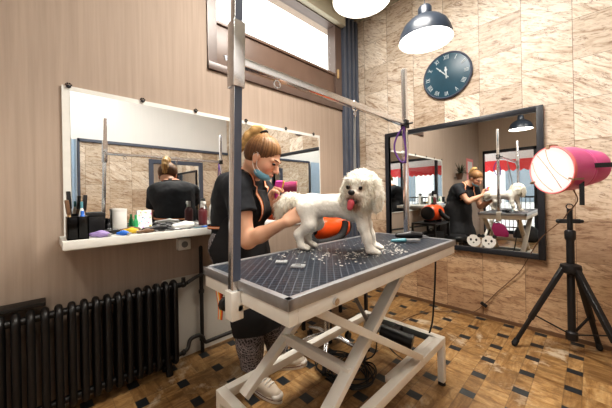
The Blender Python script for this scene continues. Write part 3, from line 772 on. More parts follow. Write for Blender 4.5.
# ================================================================== GROOMING TABLE
TX0, TX1, TY0, TY1 = -1.045, -.54, .452, 1.69
def table():
    t = thing('grooming_table', 'white scissor lift grooming table with black diamond tread top', 'table', (-.9, 1.1, 0))
    MB().span((TX0 + .018, TY0 + .018, TT - .02), (TX1 - .018, TY1 - .018, TT), 0).build('rubber_top', 'rubber', t)
    e = MB()
    for a, b in (((TX0, TY0), (TX1, TY0 + .02)), ((TX0, TY1 - .02), (TX1, TY1)), ((TX0, TY0), (TX0 + .02, TY1)), ((TX1 - .02, TY0), (TX1, TY1))):
        e.span((a[0], a[1], TT - .028), (b[0], b[1], TT + .003), .0015)
    e.build('metal_edging', 'alu', t)
    g = .006; f = MB()
    for a, b in (((TX0 + g, TY0 + g), (TX1 - g, TY0 + .04)), ((TX0 + g, TY1 - .04), (TX1 - g, TY1 - g)), ((TX0 + g, TY0 + .04), (TX0 + .04, TY1 - .04)), ((TX1 - .04, TY0 + .04), (TX1 - g, TY1 - .04))):
        f.span((a[0], a[1], TT - .072), (b[0], b[1], TT - .028), .002)
    f.span((TX0 + .03, 1.08, TT - .06), (TX1 - .03, 1.12, TT - .03)); f.build('top_frame', 'steelwhite', t)
    for y in (.62,):
        for s in (0, 1):
            MB().cyl((TX1 - .008, y + .02, TT - .052), (TX1 + .004, y + .02, TT - .052), .011, n=12).build('bolt', 'chrome', t); break
    # base
    bx0, bx1, by0, by1, bz = -1.185, -.625, .56, 1.745, .285; w = .042
    b = MB()
    b.span((bx0, by0, bz - w), (bx1, by0 + w, bz), .003); b.span((bx0, by1 - w, bz - w), (bx1, by1, bz), .003)
    b.span((bx0, by0 + w, bz - w), (bx0 + w, by1 - w, bz), .003); b.span((bx1 - w, by0 + w, bz - w), (bx1, by1 - w, bz), .003)
    b.span((bx1 - w - .035, 1.18, bz - .035), (bx1 - w, by1 - w, bz - .004), .003)
    b.build('base_frame', 'steelwhite', t)
    for x in (bx0, bx1 - .036):
        for y in (by0, by1 - .036):
            l = MB().span((x, y, .02), (x + .036, y + .036, bz - w), .003).build('leg', 'steelwhite', t)
            MB().lathe([(.02, 0), (.022, .006), (.016, .022)], (x + .018, y + .018, 0), None, 12).build('foot', 'black', l)
    # scissor arms
    for x, s in ((-.655, 1), (-1.075, -1)):
        xa, xb = x + .018 * s, x - .018 * s
        MB().bar((xa, .60, .80), (xa, 1.40, .305), .030, .052, .003, up=(1, 0, 0)).build('scissor_arm', 'steelwhite', t)
        MB().bar((xb, .625, .288), (xb, 1.345, .795), .030, .050, .003, up=(1, 0, 0)).build('scissor_arm', 'steelwhite', t)
        MB().cyl((x - .040 * s, 1.0, .553), (x + .040 * s, 1.0, .553), .011, n=12).build('pivot_bolt', 'grey', t)
    MB().bar((-1.07, .862, .455), (-.66, .862, .455), .034, .042, .003).build('cross_bar', 'steelwhite', t)
    MB().bar((-1.02, 1.345, .79), (-.66, 1.345, .79), .03, .03, .003).build('cross_bar', 'steelwhite', t)
    MB().bar((-1.02, .61, .79), (-.66, .61, .79), .03, .03, .003).build('cross_bar', 'steelwhite', t)
    m = MB(); m.cyl((-.97, 1.60, .262), (-.80, 1.64, .235), .040, n=18); m.lathe([(.043, 0), (.043, .02)], (-.80, 1.64, .235), frame((.17, .04, -.027)), 18); m.box((-.90, 1.665, .262), (.05, .08, .03)); m.build('lift_motor', 'black', t)
    m = MB(); m.cyl((-.97, 1.60, .262), (-1.06, 1.58, .29), .026, n=14); m.cyl((-1.06, 1.58, .29), (-1.0, 1.30, .62), .013, n=10); m.build('lift_piston', 'grey', t)

    # grooming arm: two posts and a bar
    PX, PY0, PY1 = -.80, TY0 - .006, TY1
    QX = -.818; zt = 1.93; LEAN = .030
    t = thing('leash_gantry', 'chrome leash gantry of two posts and a cross bar clamped to the table', 'grooming arm', (PX, PY0, TT))
    def P(z): return Vector((PX, PY0 + LEAN * (z - .85) / 1.0, z))
    MB().bar(P(TT - .10), P(zt), .029, .029, .002, up=(0, 1, 0)).build('post', 'chrome', t)
    MB().bar(P(TT + .002) + Vector((.0152, 0, 0)), P(zt - .002) + Vector((.0152, 0, 0)), .026, .0012, up=(1, 0, 0)).build('dark_face', 'navy', t)  # flat dark blue strip along the right face of the post
    MB().span((QX - .014, PY1 - .036, TT + .005), (QX + .014, PY1 - .008, zt), .002).build('post', 'chrome', t)
    c = MB(); c.span((PX - .022, PY0 - .022, TT - .120), (PX + .022, PY0 + .020, TT - .03), .003); c.span((PX - .022, PY0 + .0, TT - .095), (PX + .022, PY0 + .09, TT - .074), .002); c.build('clamp', 'steelwhite', t)
    k = MB(); k.cyl((PX - .024, PY0, TT - .09), (PX - .045, PY0, TT - .09), .007, n=10); k.lathe([(.012, 0), (.022, .006), (.024, .02), (.016, .03), (0, .031)], (PX - .045, PY0, TT - .09), frame((-1, 0, 0)), 10); k.build('clamp_knob', 'black', t)
    c = MB(); c.span((QX - .024, PY1 - .045, TT + .004), (QX + .024, PY1 + .012, TT + .018), .003); c.span((QX - .024, PY1 + .002, TT - .10), (QX + .024, PY1 + .022, TT + .018), .003); c.build('clamp', 'steelwhite', t)
    MB().bar(P(1.50), P(1.715), .042, .042, .003, up=(0, 1, 0)).build('sleeve', 'chrome', t)
    k = MB(); q = P(1.60); k.cyl(q + Vector((-.02, 0, 0)), q + Vector((-.045, 0, 0)), .006, n=10); k.bar(q + Vector((-.045, -.018, .01)), q + Vector((-.05, .02, .025)), .006, .016); k.build('wing_bolt', 'chrome', t)
    MB().bar(P(1.59), (QX, PY1 - .0, 1.585), .026, .028, .002).build('cross_bar', 'chrome', t)
    s = MB(); s.span((QX - .02, PY1 - .042, 1.56), (QX + .02, PY1 - .002, 1.61), .003); s.cyl((QX + .02, PY1 - .02, 1.585), (QX + .05, PY1 - .02, 1.585), .006, n=8); s.build('sleeve', 'black', t)
    m = MB(); m.tube([(PX, .635 + .014 * math.cos(i * PI / 6), 1.558 + .014 * math.sin(i * PI / 6)) for i in range(12)], .003, 6, closed=True); m.build('eye_ring', 'chrome', t)
    PX = -.812
    # leash on the bar
    t = thing('grooming_leash', 'grey grooming leash hanging from the cross bar to the dog', 'leash', (PX, 1.13, 1.55))
    m = MB(); m.tube([(PX, 1.13 + .02 * math.cos(i * PI / 8), 1.585 + .024 * math.sin(i * PI / 8)) for i in range(16)], .004, 6, closed=True); m.tube([(PX, 1.13 + .008 * math.cos(i * PI / 6), 1.548 + .015 * math.sin(i * PI / 6)) for i in range(12)], .0028, 6, closed=True); m.build('hook', 'chrome', t)
    m = MB(); m.bar((PX, 1.13, 1.54), (-.80, 1.105, 1.21), .012, .0035); m.bar((PX + .004, 1.12, 1.52), (-.77, 1.06, 1.22), .010, .003); m.build('strap', 'grey', t)
    t = thing('noose_loop', 'purple and white cord loop hanging from the right post of the leash gantry', 'cord', (PX, PY1 - .04, 1.55))
    m = MB(); a = [(PX - .005, PY1 - .05, 1.565), (PX - .045, PY1 - .06, 1.50), (PX - .06, PY1 - .06, 1.43), (PX - .03, PY1 - .055, 1.36), (PX + .002, PY1 - .05, 1.345), (PX + .012, PY1 - .05, 1.41), (PX + .0, PY1 - .05, 1.50), (PX + .0, PY1 - .05, 1.565)]
    m.tube(spline(a, 5), .0055, 8); m.build('loop', 'purple', t)
    MB().ball((PX - .01, PY1 - .05, 1.40), (.012, .012, .016), seg=10, rings=6).build('stopper', 'whiteplastic', t)
    # power cord hanging from the far end of the table
    m = MB(); m.tube(spline([(-.63, TY1 - .06, TT - .075), (-.64, TY1 - .04, .70), (-.66, TY1 - .02, .5), (-.70, TY1 + .03, .32), (-.78, TY1 + .06, .15), (-.9, TY1 + .10, .008), (-1.1, TY1 + .2, .006), (-1.4, 2.2, .006)], 6), .005, 7)
    tag(m.build('power_cord', 'black'), 'black power cord hanging from the far end of the grooming table', 'cord')

# ================================================================== TOOLS ON THE TABLE
def tabletop_tools():
    z = TT
    # clipper
    c = Vector((-.672, 1.52, z)); ax = Vector((-.45, .89, 0)).normalized(); sd = Vector((ax.y, -ax.x, 0))
    ax = Vector((.70, .71, 0)); sd = Vector((ax.y, -ax.x, 0))
    c = Vector((-.752, 1.575, z))
    t = thing('hair_clipper', 'black electric hair clipper lying at the far end of the table', 'clipper', c)
    s = SDF().chain([c + Vector((0, 0, .022)) - ax * .075, c + Vector((0, 0, .024)), c + Vector((0, 0, .022)) + ax * .06], [.014, .021, .018], .015)
    link('body', s.mesh('body', .004), 'black', t)
    m = MB(); m.bar(c + ax * .065 + Vector((0, 0, .02)), c + ax * .10 + Vector((0, 0, .012)), .036, .008); m.build('blade', 'alu', t)
    c = Vector((-.716, 1.43, z)); ax = Vector((.72, .69, 0)); sd = Vector((ax.y, -ax.x, 0))
    t = thing('slicker_brush', 'teal and silver brush lying beside the black clipper', 'brush', c)
    s = SDF().chain([c + Vector((0, 0, .012)) - ax * .065, c + Vector((0, 0, .014)) + ax * .0], [.009, .012], .01); link('handle', s.mesh('handle', .004), 'teal', t)
    m = MB(); m.box(c + ax * .045 + Vector((0, 0, .016)), (.07, .045, .009), (0, 0, math.atan2(ax.y, ax.x)), .003); m.build('head', 'alu', t)
    m = MB()
    for i in range(-3, 4):
        for j in range(-2, 3):
            p = c + ax * (.045 + i * .009) + sd * (j * .008); m.cyl(p + Vector((0, 0, .013)), p + Vector((0, 0, .001)), .0008, n=4)
    m.build('pins', 'chrome', t)
    # two steel clipper blades
    for (x, y, rz, lab, sc) in ((-.862, .690, .75, 'flat steel clipper blade near the left edge of the table top', 1.0), (-.765, .690, .62, 'raised steel clipper blade right of the flat one, near the front corner', 1.1)):
        t = thing('clipper_blade', lab, 'blade', (x, y, z), 'steel clipper blades on the table top')
        R = Matrix.Rotation(rz, 3, 'Z'); o = Vector((x, y, z))
        def P(a, b, h): return o + R @ Vector((a * sc, b * sc, h))
        m = MB()
        for a, b, w, d in ((0, .016, .046, .008), (0, -.004, .046, .006), (-.020, .006, .006, .024), (.020, .006, .006, .024)):
            m.box(P(a, b, .005), (w * sc, d * sc, .008), R, .001)
        m.build('plate', 'silver', t)
        m = MB()
        for i in range(11): m.box(P(-.0205 + i * .0041, -.013, .004), (.0018 * sc, .014 * sc, .005), R)
        m.build('teeth', 'chrome', t)
        m = MB(); m.box(P(0, .006, .009 if sc > 1 else .006), (.018 * sc, .014 * sc, .008), R, .002); m.build('socket', 'grey', t)
    # clippings
    m = MB()
    cl = [(-.69, 1.06, .05, 30), (-.70, 1.18, .05, 30), (-.66, 1.22, .05, 18), (-.76, 1.00, .06, 22), (-.98, .90, .06, 26), (-.84, .92, .07, 18), (-.80, .82, .05, 14), (-.95, .76, .06, 14), (-.72, 1.32, .05, 16), (-.75, 1.4, .07, 10), (-.62, 1.15, .04, 14), (-.90, 1.1, .1, 14), (-.9, 1.3, .1, 10), (-.68, .9, .06, 12)]
    for (x, y, s, n) in cl:
        for _ in range(int(n * 1.2)):
            px, py = x + random.gauss(0, s * .62), y + random.gauss(0, s * .62)
            if not (TX0 + .03 < px < TX1 - .03 and TY0 + .03 < py < TY1 - .03): continue
            r = random.uniform(.0015, .0055); m.ball((px, py, z + r * .3), (r * random.uniform(.7, 1.6), r, r * .5), Matrix.Rotation(random.uniform(0, 3), 3, 'Z'), 7, 5)
    o = m.build('fur_clippings', 'clippings'); tag(o, 'white fur clippings scattered over the black table top', 'fur clippings'); o['kind'] = 'stuff'

# ================================================================== DRYER, STOOL, CABLES
def dryer():
    t = thing('dryer_stand', 'black metal stand under the orange dryer, behind the table', 'stand', (-1.58, 1.85, 0))
    x0, x1, y0, y1, z = -1.74, -1.42, 1.60, 2.12, .745
    MB().span((x0, y0, z - .025), (x1, y1, z), .003).build('top', 'black', t)
    MB().span((x0 + .02, y0 + .02, .30), (x1 - .02, y1 - .02, .32), .003).build('lower_shelf', 'black', t)
    for x in (x0 + .012, x1 - .012):
        for y in (y0 + .012, y1 - .012): MB().span((x - .012, y - .012, 0), (x + .012, y + .012, z - .025)).build('leg', 'black', t)
    t = thing('tool_case', 'black tool case on the lower shelf of the dryer stand', 'case', (-1.58, 1.86, .32))
    MB().span((-1.70, 1.66, .321), (-1.47, 2.06, .60), .02).build('body', 'blackmatte', t)
    m = MB(); m.tube(spline([(-1.585, 1.78, .60), (-1.585, 1.79, .635), (-1.585, 1.86, .645), (-1.585, 1.93, .635), (-1.585, 1.94, .60)], 4), .008, 8); m.build('handle', 'black', t)
    C = Vector((-1.575, 1.80, z + .125)); R = frame((0, 1, 0))
    t = thing('pet_dryer', 'orange pet dryer with a black hose on the stand behind the dog', 'dryer', (C.x, C.y, z))
    r = .113
    MB().lathe([(.05, -.20), (.085, -.185), (.104, -.15), (r, -.10), (r, .10), (.104, .15), (.09, .165)], C, R, 36).build('body', 'orange', t)
    MB().lathe([(.082, .16), (.092, .165), (.09, .19), (.05, .205), (0, .205)], C, R, 30).build('rear_cap', 'black', t)
    MB().lathe([(0, -.225), (.04, -.225), (.05, -.19), (.055, -.185)], C, R, 24).build('nozzle_ring', 'black', t)
    k = MB(); k.tube(spline([C + Vector((0, -.06, .09)), C + Vector((0, -.05, .125)), C + Vector((0, .03, .13)), C + Vector((0, .06, .09))], 5), .012, 8); k.cyl(C + Vector((0, .0, .095)), C + Vector((0, 0, .13)), .03, n=16); k.build('handle', 'black', t)
    for y in (-.10, .10):
        MB().span((C.x - .08, C.y + y - .02, z), (C.x + .08, C.y + y + .02, z + .028), .006).build('foot', 'black', t)
    # hose: leaves the nozzle, loops in front and lies over the drum
    pts = [C + Vector((0, -.22, 0)), C + Vector((.03, -.27, -.03)), C + Vector((.09, -.27, -.085)), C + Vector((.14, -.16, -.085)), C + Vector((.145, -.04, -.06)), C + Vector((.13, .03, -.01)), C + Vector((.11, .07, .045))]
    sp = spline(pts, 16); m = MB(); m.tube(sp, [.027 + .003 * (i % 2) for i in range(len(sp))], 14); m.build('hose', 'blackmatte', t)

    C = Vector((-1.36, 1.50, 0))
    t = thing('stool', 'swivel stool with chrome star base behind the table legs', 'stool', C)
    for i in range(5):
        a = i * 2 * PI / 5 + .35; d = Vector((math.cos(a), math.sin(a), 0))
        m = MB(); m.tube([C + Vector((0, 0, .13)), C + d * .10 + Vector((0, 0, .125)), C + d * .26 + Vector((0, 0, .075))], [.022, .019, .014], 10); l = m.build('star_leg', 'chrome', t)
        m = MB(); p = C + d * .26; m.cyl(p + Vector((0, 0, .075)), p + Vector((0, 0, .05)), .007, n=8); sd = Vector((-d.y, d.x, 0)); m.cyl(p + Vector((0, 0, .027)) - sd * .014, p + Vector((0, 0, .027)) + sd * .014, .026, n=16); m.build('castor', 'black', l)
    MB().cyl(C + Vector((0, 0, .10)), C + Vector((0, 0, .46)), .022, n=14).build('gas_lift', 'chrome', t)
    MB().lathe([(.12, .45), (.16, .46), (.17, .48), (.17, .51), (.15, .535), (0, .54)], C, None, 30).build('seat', 'black', t)
    # tangle of cable on the floor
    m = MB(); pts = []
    for i in range(46):
        a = i * 1.05; rr = .07 + .07 * random.random()
        pts.append((-1.13 + rr * 1.5 * math.cos(a) + .05 * math.sin(i * .31), 1.42 + rr * 1.2 * math.sin(a), .006 + .004 * (i % 4) + .02 * random.random()))
    pts = [(-1.25, 2.0, .006), (-1.2, 1.75, .006)] + pts + [(-1.05, 1.6, .05), (-1.0, 1.6, .22)]
    m.tube(spline(pts, 5), .0045, 6); tag(m.build('cable_tangle', 'black'), 'tangled black cable on the floor under the grooming table', 'cable')

# ================================================================== THINGS ON THE SHELF
def shelf_things():
    z = .946
    def at(y, d): return Vector((-1.77 - d, y, z))        # y along the wall, d back from the front edge
    # tool caddy with brushes
    c = at(.14, .09)
    t = thing('tool_caddy', 'black tool caddy at the left end of the work shelf', 'caddy', c)
    m = MB(); m.span((c.x - .055, c.y - .040, z), (c.x + .055, c.y + .045, z + .006))
    for a, b in (((-.055, -.040), (.055, -.035)), ((-.055, .04), (.055, .045)), ((-.055, -.040), (-.05, .045)), ((.05, -.040), (.055, .045)), ((-.055, .0), (.055, .005))):
        m.span((c.x + a[0], c.y + a[1], z), (c.x + b[0], c.y + b[1], z + .115))
    m.build('box', 'black', t)
    def bottle(pos, r, h, body, capm, name, label, cat, cap_h=.03, spray=False):
        t = thing(name, label, cat, pos)
        MB().lathe([(r * .92, 0), (r, .006), (r, h * .78), (r * .75, h * .9), (r * .42, h), (0, h)], pos, None, 20).build('body', body, t)
        m = MB().lathe([(r * .5, h), (r * .5, h + cap_h), (r * .38, h + cap_h + .004), (0, h + cap_h + .004)], pos, None, 16)
        if spray:
            p = Vector(pos) + Vector((0, 0, h + cap_h)); m.box(p + Vector((.01, 0, .012)), (.05, .02, .022), None, .004); m.bar(p + Vector((.022, 0, .005)), p + Vector((.03, 0, -.03)), .008, .006)
        m.build('spray_head' if spray else 'cap', capm, t)
    def brush(p0, p1, headmat, hm, label, w=.045):
        p0 = Vector(p0); p1 = Vector(p1); t = thing('brush', label, 'brush', p0); d = (p1 - p0)
        s = SDF().chain([p0, p0 + d * .35, p0 + d * .62], [.008, .010, .007], .01); link('handle', s.mesh('handle', .0035), hm, t)
        MB().bar(p0 + d * .6, p1, w, .016, .004, up=(0, 1, 0)).build('head', headmat, t)
    brush(c + Vector((-.02, -.02, .02)), c + Vector((-.015, -.03, .245)), 'black', 'black', 'black wide headed brush standing in the tool caddy', .06)
    brush(c + Vector((.025, -.02, .02)), c + Vector((.035, -.04, .20)), 'brown', 'wood', 'wooden handled brush standing in front in the tool caddy')
    brush(c + Vector((-.03, .025, .02)), c + Vector((-.03, .04, .225)), 'black', 'brown', 'brown handled brush at the right of the tool caddy', .05)
    bottle(c + Vector((.028, .022, .007)), .015, .12, 'blue', 'blue', 'spray_bottle', 'small blue bottle in the tool caddy', 'bottle', .012)
    bottle(c + Vector((.0, .022, .007)), .013, .15, 'whiteplastic', 'teal', 'spray_bottle', 'pale bottle behind the blue one in the tool caddy', 'bottle')
    # boxes by the mirror
    def box_thing(name, p, s, mat, label, cat, lid=None, rz=0):
        t = thing(name, label, cat, p)
        MB().box(Vector(p) + Vector((0, 0, s[2] * .42)), (s[0], s[1], s[2] * .84), (0, 0, rz), .004).build('body', mat, t)
        MB().box(Vector(p) + Vector((0, 0, s[2] * .92)), (s[0] + .006, s[1] + .006, s[2] * .16), (0, 0, rz), .003).build('lid', lid or mat, t)
    box_thing('storage_box', at(.235, .235), (.06, .085, .125), 'black', 'black box against the mirror right of the tool caddy', 'box', 'blackmatte')
    m_ = at(.30, .245)
    bottle(m_, .016, .06, 'black', 'black', 'small_bottle', 'small black bottle between the black box and the white canister', 'bottle', .02)
    p = at(.355, .238)
    t = thing('canister', 'white paper roll canister standing against the long mirror', 'canister', p)
    MB().lathe([(.036, 0), (.038, .004), (.038, .126), (.036, .132)], p, None, 28).build('body', 'whiteplastic', t)
    MB().lathe([(.039, .125), (.040, .13), (.039, .140), (0, .141)], p, None, 28).build('lid', 'whiteplastic', t)
    bottle(at(.435, .215), .013, .075, 'green', 'green', 'small_bottle', 'green bottle beside the white canister', 'bottle', .02)
    p = at(.495, .25); t = thing('printed_card', 'white card with coloured dots leaning on the mirror', 'card', p)
    MB().box(p + Vector((-.012, 0, .065)), (.004, .085, .12), (0, -.12, 0)).build('sheet', 'card', t)
    MB().box(p + Vector((.014, 0, .006)), (.04, .06, .012), None, .003).build('stand', 'whiteplastic', t)
    bottle(at(.51, .19), .012, .02, 'yellow', 'yellow', 'small_tub', 'tiny yellow tub in front of the printed card', 'tub', .006)

    # clippers and scissors lying on the board
    def clipper(y, d, ang, mat, label, L=.15, r=.019):
        p = at(y, d); ax = Vector((math.cos(ang), math.sin(ang), 0)); t = thing('hair_clipper', label, 'clipper', p)
        s = SDF().chain([p + Vector((0, 0, r)) - ax * L * .5, p + Vector((0, 0, r + .003)), p + Vector((0, 0, r)) + ax * L * .32], [r * .75, r * 1.05, r * .9], .015); link('body', s.mesh('body', .004), mat, t)
        MB().bar(p + ax * L * .4 + Vector((0, 0, r)), p + ax * L * .56 + Vector((0, 0, r * .6)), .034, .008).build('blade', 'alu', t)
    clipper(.235, .045, 1.2, 'lilac', 'lilac clipper at the front edge of the work shelf', .085, .015)
    clipper(.285, .125, 1.9, 'black', 'black clipper lying behind the lilac one', .13, .015)
    clipper(.385, .085, .9, 'yellow', 'yellow clipper on the work shelf', .085, .014)
    clipper(.335, .03, 1.0, 'blue', 'small blue clipper at the front edge of the shelf', .06, .011)
    clipper(.52, .085, 1.75, 'black', 'long black clipper right of the yellow one', .15, .017)
    clipper(.40, .155, 1.5, 'brown', 'brown clipper behind the yellow one', .11, .014)
    clipper(.60, .135, 1.3, 'black', 'small black trimmer between the printed card and the grey comb', .10, .012)
    clipper(.455, .045, 1.75, 'brown', 'slim brown trimmer at the shelf front below the canister', .10, .010)
    m = MB(); m.tube(spline([at(.50 + .011 * i, .055 + .022 * math.sin(i * 1.3)) + Vector((0, 0, .004)) for i in range(22)], 4), .0032, 6)
    tag(m.build('charging_cable', 'black'), 'thin black charging cable curling along the front of the shelf', 'cable')
    def comb(y, d, ang, L, mat, label):
        p = at(y, d); R = Matrix.Rotation(ang, 3, 'Z'); t = thing('comb', label, 'comb', p)
        MB().box(p + R @ Vector((0, .006, .004)), (L, .010, .006), R, .001).build('spine', mat, t)
        m = MB()
        for i in range(int(L / .006)): m.box(p + R @ Vector((-L / 2 + .003 + i * .006, -.012, .004)), (.002, .026, .003), R)
        m.build('teeth', mat, t)
    comb(.64, .06, 1.5, .16, 'grey', 'grey comb right of the long black clipper')
    comb(.78, .13, 1.2, .17, 'alu', 'steel comb in the middle of the work shelf')
    comb(.80, .05, 1.75, .15, 'teal', 'teal comb at the right of the work shelf')
    def scissors(y, d, ang, label, hm='alu'):
        p = at(y, d); t = thing('scissors', label, 'scissors', p); 
        for s in (-1, 1):
            a = ang + s * .13; ax = Vector((math.cos(a), math.sin(a), 0)); sd = Vector((-ax.y, ax.x, 0)); h = Vector((0, 0, .004 + .003 * (s + 1) / 2))
            m = MB(); m.bar(p + h - ax * .05, p + h + ax * .09, .008, .003); b = m.build('blade', 'alu', t)
            m = MB(); q = p + h - ax * .072; m.tube([q + ax * (.022 * math.cos(i * PI / 6)) + sd * (.015 * math.sin(i * PI / 6)) for i in range(12)], .0035, 6, closed=True); m.build('finger_ring', hm, b)
    scissors(.70, .05, 1.3, 'scissors with steel rings near the front of the shelf')
    scissors(.86, .07, 2.0, 'scissors with blue rings near the mirror', 'blue')
    scissors(.90, .10, 1.0, 'scissors with black rings at the right of the shelf', 'black')
    clipper(.70, .12, 1.9, 'whiteplastic', 'white clipper near the mirror beside the groomer', .17, .02)
    clipper(.66, .22, 1.5, 'black', 'black clipper against the mirror right of the printed card', .12, .014)
    bottle(at(.835, .15), .03, .13, 'maroon', 'whiteplastic', 'spray_bottle', 'maroon spray bottle on the shelf behind the groomer', 'bottle', .02, True)
    bottle(at(.93, .20), .028, .15, 'whiteplastic', 'grey', 'spray_bottle', 'white spray bottle on the shelf behind the groomer', 'bottle', .02, True)
# ================================================================== THE DOG
from mathutils import noise as mnoise
def fluff(me, amp_fn, scale):
    V = verts(me); N = norms(me); a = amp_fn(V)
    out = np.empty(len(V))
    for i, v in enumerate(V):
        p = Vector(v) * scale; out[i] = mnoise.noise(p) + .6 * mnoise.noise(p * 2.3)
    V = V + N * (out * a)[:, None]
    me.vertices.foreach_set('co', V.ravel()); me.update()
def tufts(V, N, C, length, n, droop, w, seed, splay=.5, comb=None):
    """thin tapering locks rooted on a coat; returns verts, faces, colours"""
    r = np.random.default_rng(seed); idx = r.integers(0, len(V), n); vs = []; fs = []; cs = []; ns = []
    for k, i in enumerate(idx):
        L = length[i] * r.uniform(.6, 1.25)
        d = N[i] + r.normal(0, splay, 3) + np.array([0, 0, -droop])
        if comb is not None: d = d + comb[i]
        d /= np.linalg.norm(d); s = np.cross(d, r.normal(0, 1, 3)); s /= np.linalg.norm(s) + 1e-9; s *= w * r.uniform(.6, 1.3)
        p = V[i] - N[i] * .004; m = p + d * L * .55; e = p + d * L + np.array([0, 0, -droop * L * .35])
        o = len(vs); vs += [p - s, p + s, m + s * .7, m - s * .7, e]; fs += [(o, o + 1, o + 2, o + 3), (o + 3, o + 2, o + 4)]
        c = np.minimum(C[i] * r.uniform(1.05, 1.22), .95); cs += [c] * 5; ns += [N[i]] * 5
    return vs, fs, cs, ns
def tuft_obj(name, data, mat, parent):
    vs, fs, cs, ns = data
    me = bpy.data.meshes.new(name); me.from_pydata([tuple(v) for v in vs], [], fs); paint(me, cs)
    me.polygons.foreach_set('use_smooth', np.ones(len(me.polygons), bool))
    return link(name, me, mat, parent)

def dog():
    O = Vector((-.867, 1.045, TT)); f = Vector((.906, .423, 0)); l = Vector((-.423, .906, 0)); Z = Vector((0, 0, 1))
    D = lambda a, b, h: O + f * a + l * b + Z * h
    t = thing('dog', 'small fluffy white dog with its tongue out, standing on the grooming table', 'dog', O)
    s = SDF()
    Rb = Matrix((f, l, Z)).transposed()
    s.ell(D(.09, 0, .210), (.072, .064, .072), Rb, .03); s.ell(D(-.03, 0, .215), (.13, .057, .058), Rb, .05); s.ell(D(-.14, 0, .213), (.066, .060, .064), Rb, .04)
    s.cap(D(.115, 0, .22), D(.145, -.02, .27), .058, .052, .04)
    for b in (-.058, .062):
        sg = 1 if b > 0 else -1
        s.chain([D(.120, b * .70, .19), D(.135, b * .95, .120), D(.150, b, .07), D(.162, b, .020)], [.036, .0225, .0185, .0185], .02)
        s.ell(D(.178, b, .015), (.027, .019, .015), Rb, .012)
        for q in (-.011, 0, .011): s.cap(D(.190, b + q, .014), D(.204, b + q * 1.15, .009), .0095, .0085, .005)
        h = .012 if b > 0 else 0; b = b * (.5 if b > 0 else .85)
        s.chain([D(-.145 + h * .3, b * .62, .20), D(-.125 + h, b * .95, .125), D(-.185 + h, b, .078), D(-.172 + h, b, .022)], [.054, .032, .020, .0185], .022)
        s.ell(D(-.156 + h, b, .015), (.027, .019, .015), Rb, .012)
        for q in (-.011, 0, .011): s.cap(D(-.146 + h, b + q, .013), D(-.134 + h, b + q * 1.15, .009), .0095, .0085, .005)
    # tail, held out to the side
    T = [D(-.19, 0, .25), Vector((-1.075, .935, 1.125)), Vector((-1.105, .915, 1.10)), Vector((-1.12, .905, 1.06))]
    s.chain(T, [.020, .034, .043, .028], .02)
    # head turned to the camera
    hc = Vector((-.722, 1.040, 1.172)); hf = Vector((.24, -.96, -.08)).normalized(); hr = hf.cross(Z).normalized(); hu = hr.cross(hf); K = 1.0
    tilt = Matrix.Rotation(math.radians(-6), 3, hf); hr = tilt @ hr; hu = tilt @ hu
    H = lambda x, y, z: hc + (hr * x + hf * y + hu * z) * K
    Rh = Matrix((hr, hf, hu)).transposed()
    E = lambda x, y, z, a, b, c, k=.02: s.ell(H(x, y, z), (a * K, b * K, c * K), Rh, k)
    E(0, 0, .005, .070, .072, .068, .035); E(0, -.005, .043, .062, .06, .042, .03)
    E(0, .035, -.035, .056, .048, .040, .025); E(0, .072, -.022, .034, .034, .024, .014)
    E(0, .058, -.060, .036, .030, .022, .015)
    for sx in (-1, 1):
        E(sx * .030, .055, .040, .024, .02, .014, .012)             # brow fluff
        E(sx * .064, -.012, .022, .020, .034, .032, .015); e = 1.0 if sx < 0 else .8; E(sx * .076, -.008, -.025, .021 * e, .036, .048, .010); E(sx * .078, -.004, -.066, .017 * e, .028, .034 * e, .010)
    me = s.mesh('coat', .0052)
    V = verts(me); hd = np.linalg.norm(V - np.array(hc), axis=1); tl = np.min([np.linalg.norm(V - np.array(p), axis=1) for p in T[1:]], 0)
    wh = np.clip((.135 - hd) / .03, 0, 1); wt = np.clip((.075 - tl) / .03, 0, 1); wf = np.maximum(wh, wt)
    fluff(me, lambda V: .0018 + .0045 * wf, 60)
    V = verts(me); N = norms(me)
    C = np.tile(np.array([.87, .83, .76]), (len(V), 1))
    def stain(c, r, col, a):
        w = np.clip(1 - np.linalg.norm(V - np.array(c), axis=1) / r, 0, 1)[:, None] ** .7 * a
        C[:] = C * (1 - w) + np.array(col) * w
    stain(H(0, .10, -.045), .052, (.30, .15, .08), 1.0); stain(H(0, .085, -.072), .035, (.42, .24, .14), .9)
    for sx in (-1, 1): stain(H(sx * .026, .074, .008), .022, (.42, .28, .18), .7)
    for b in (-.058, .062): stain(D(.19, b, .0), .03, (.66, .55, .45), .5)
    paint(me, C); link('body', me, 'fur', t)
    # coat locks
    face = np.array([(np.array(hf) @ (v - np.array(hc))) for v in V])
    muzz = np.linalg.norm(V - np.array(H(0, .09, -.02)), axis=1)
    L = .005 + .010 * wh + .018 * wt; L = np.where(muzz < .05, .010, L)
    L = np.where(np.min([np.linalg.norm(V - np.array(H(sx * .03, .082, .014)), axis=1) for sx in (-1, 1)], 0) < .022, .003, L)
    L = np.where((wf < .1) & (V[:, 2] < TT + .15), .007, L)
    d1 = tufts(V, N, C, L, 9000, .5, .0014, 3)
    sel = np.where(wf > .3)[0]
    d2 = tufts(V[sel], N[sel], C[sel], L[sel] * 1.25, 8000, .9, .0014, 4)
    o = len(d1[0]); data = (d1[0] + d2[0], d1[1] + [tuple(i + o for i in q) for q in d2[1]], d1[2] + d2[2], d1[3] + d2[3])
    tuft_obj('fur', data, 'locks', t)
    for sx in (-1, 1): MB().ball(H(sx * .028, .0815, .012), .0105 * K * .85, None, 14, 10).build('eye', 'eye', t)
    MB().ball(H(0, .110, -.006), (.0155 * K, .011 * K, .0115 * K), Rh, 16, 10).build('nose', 'nose', t)
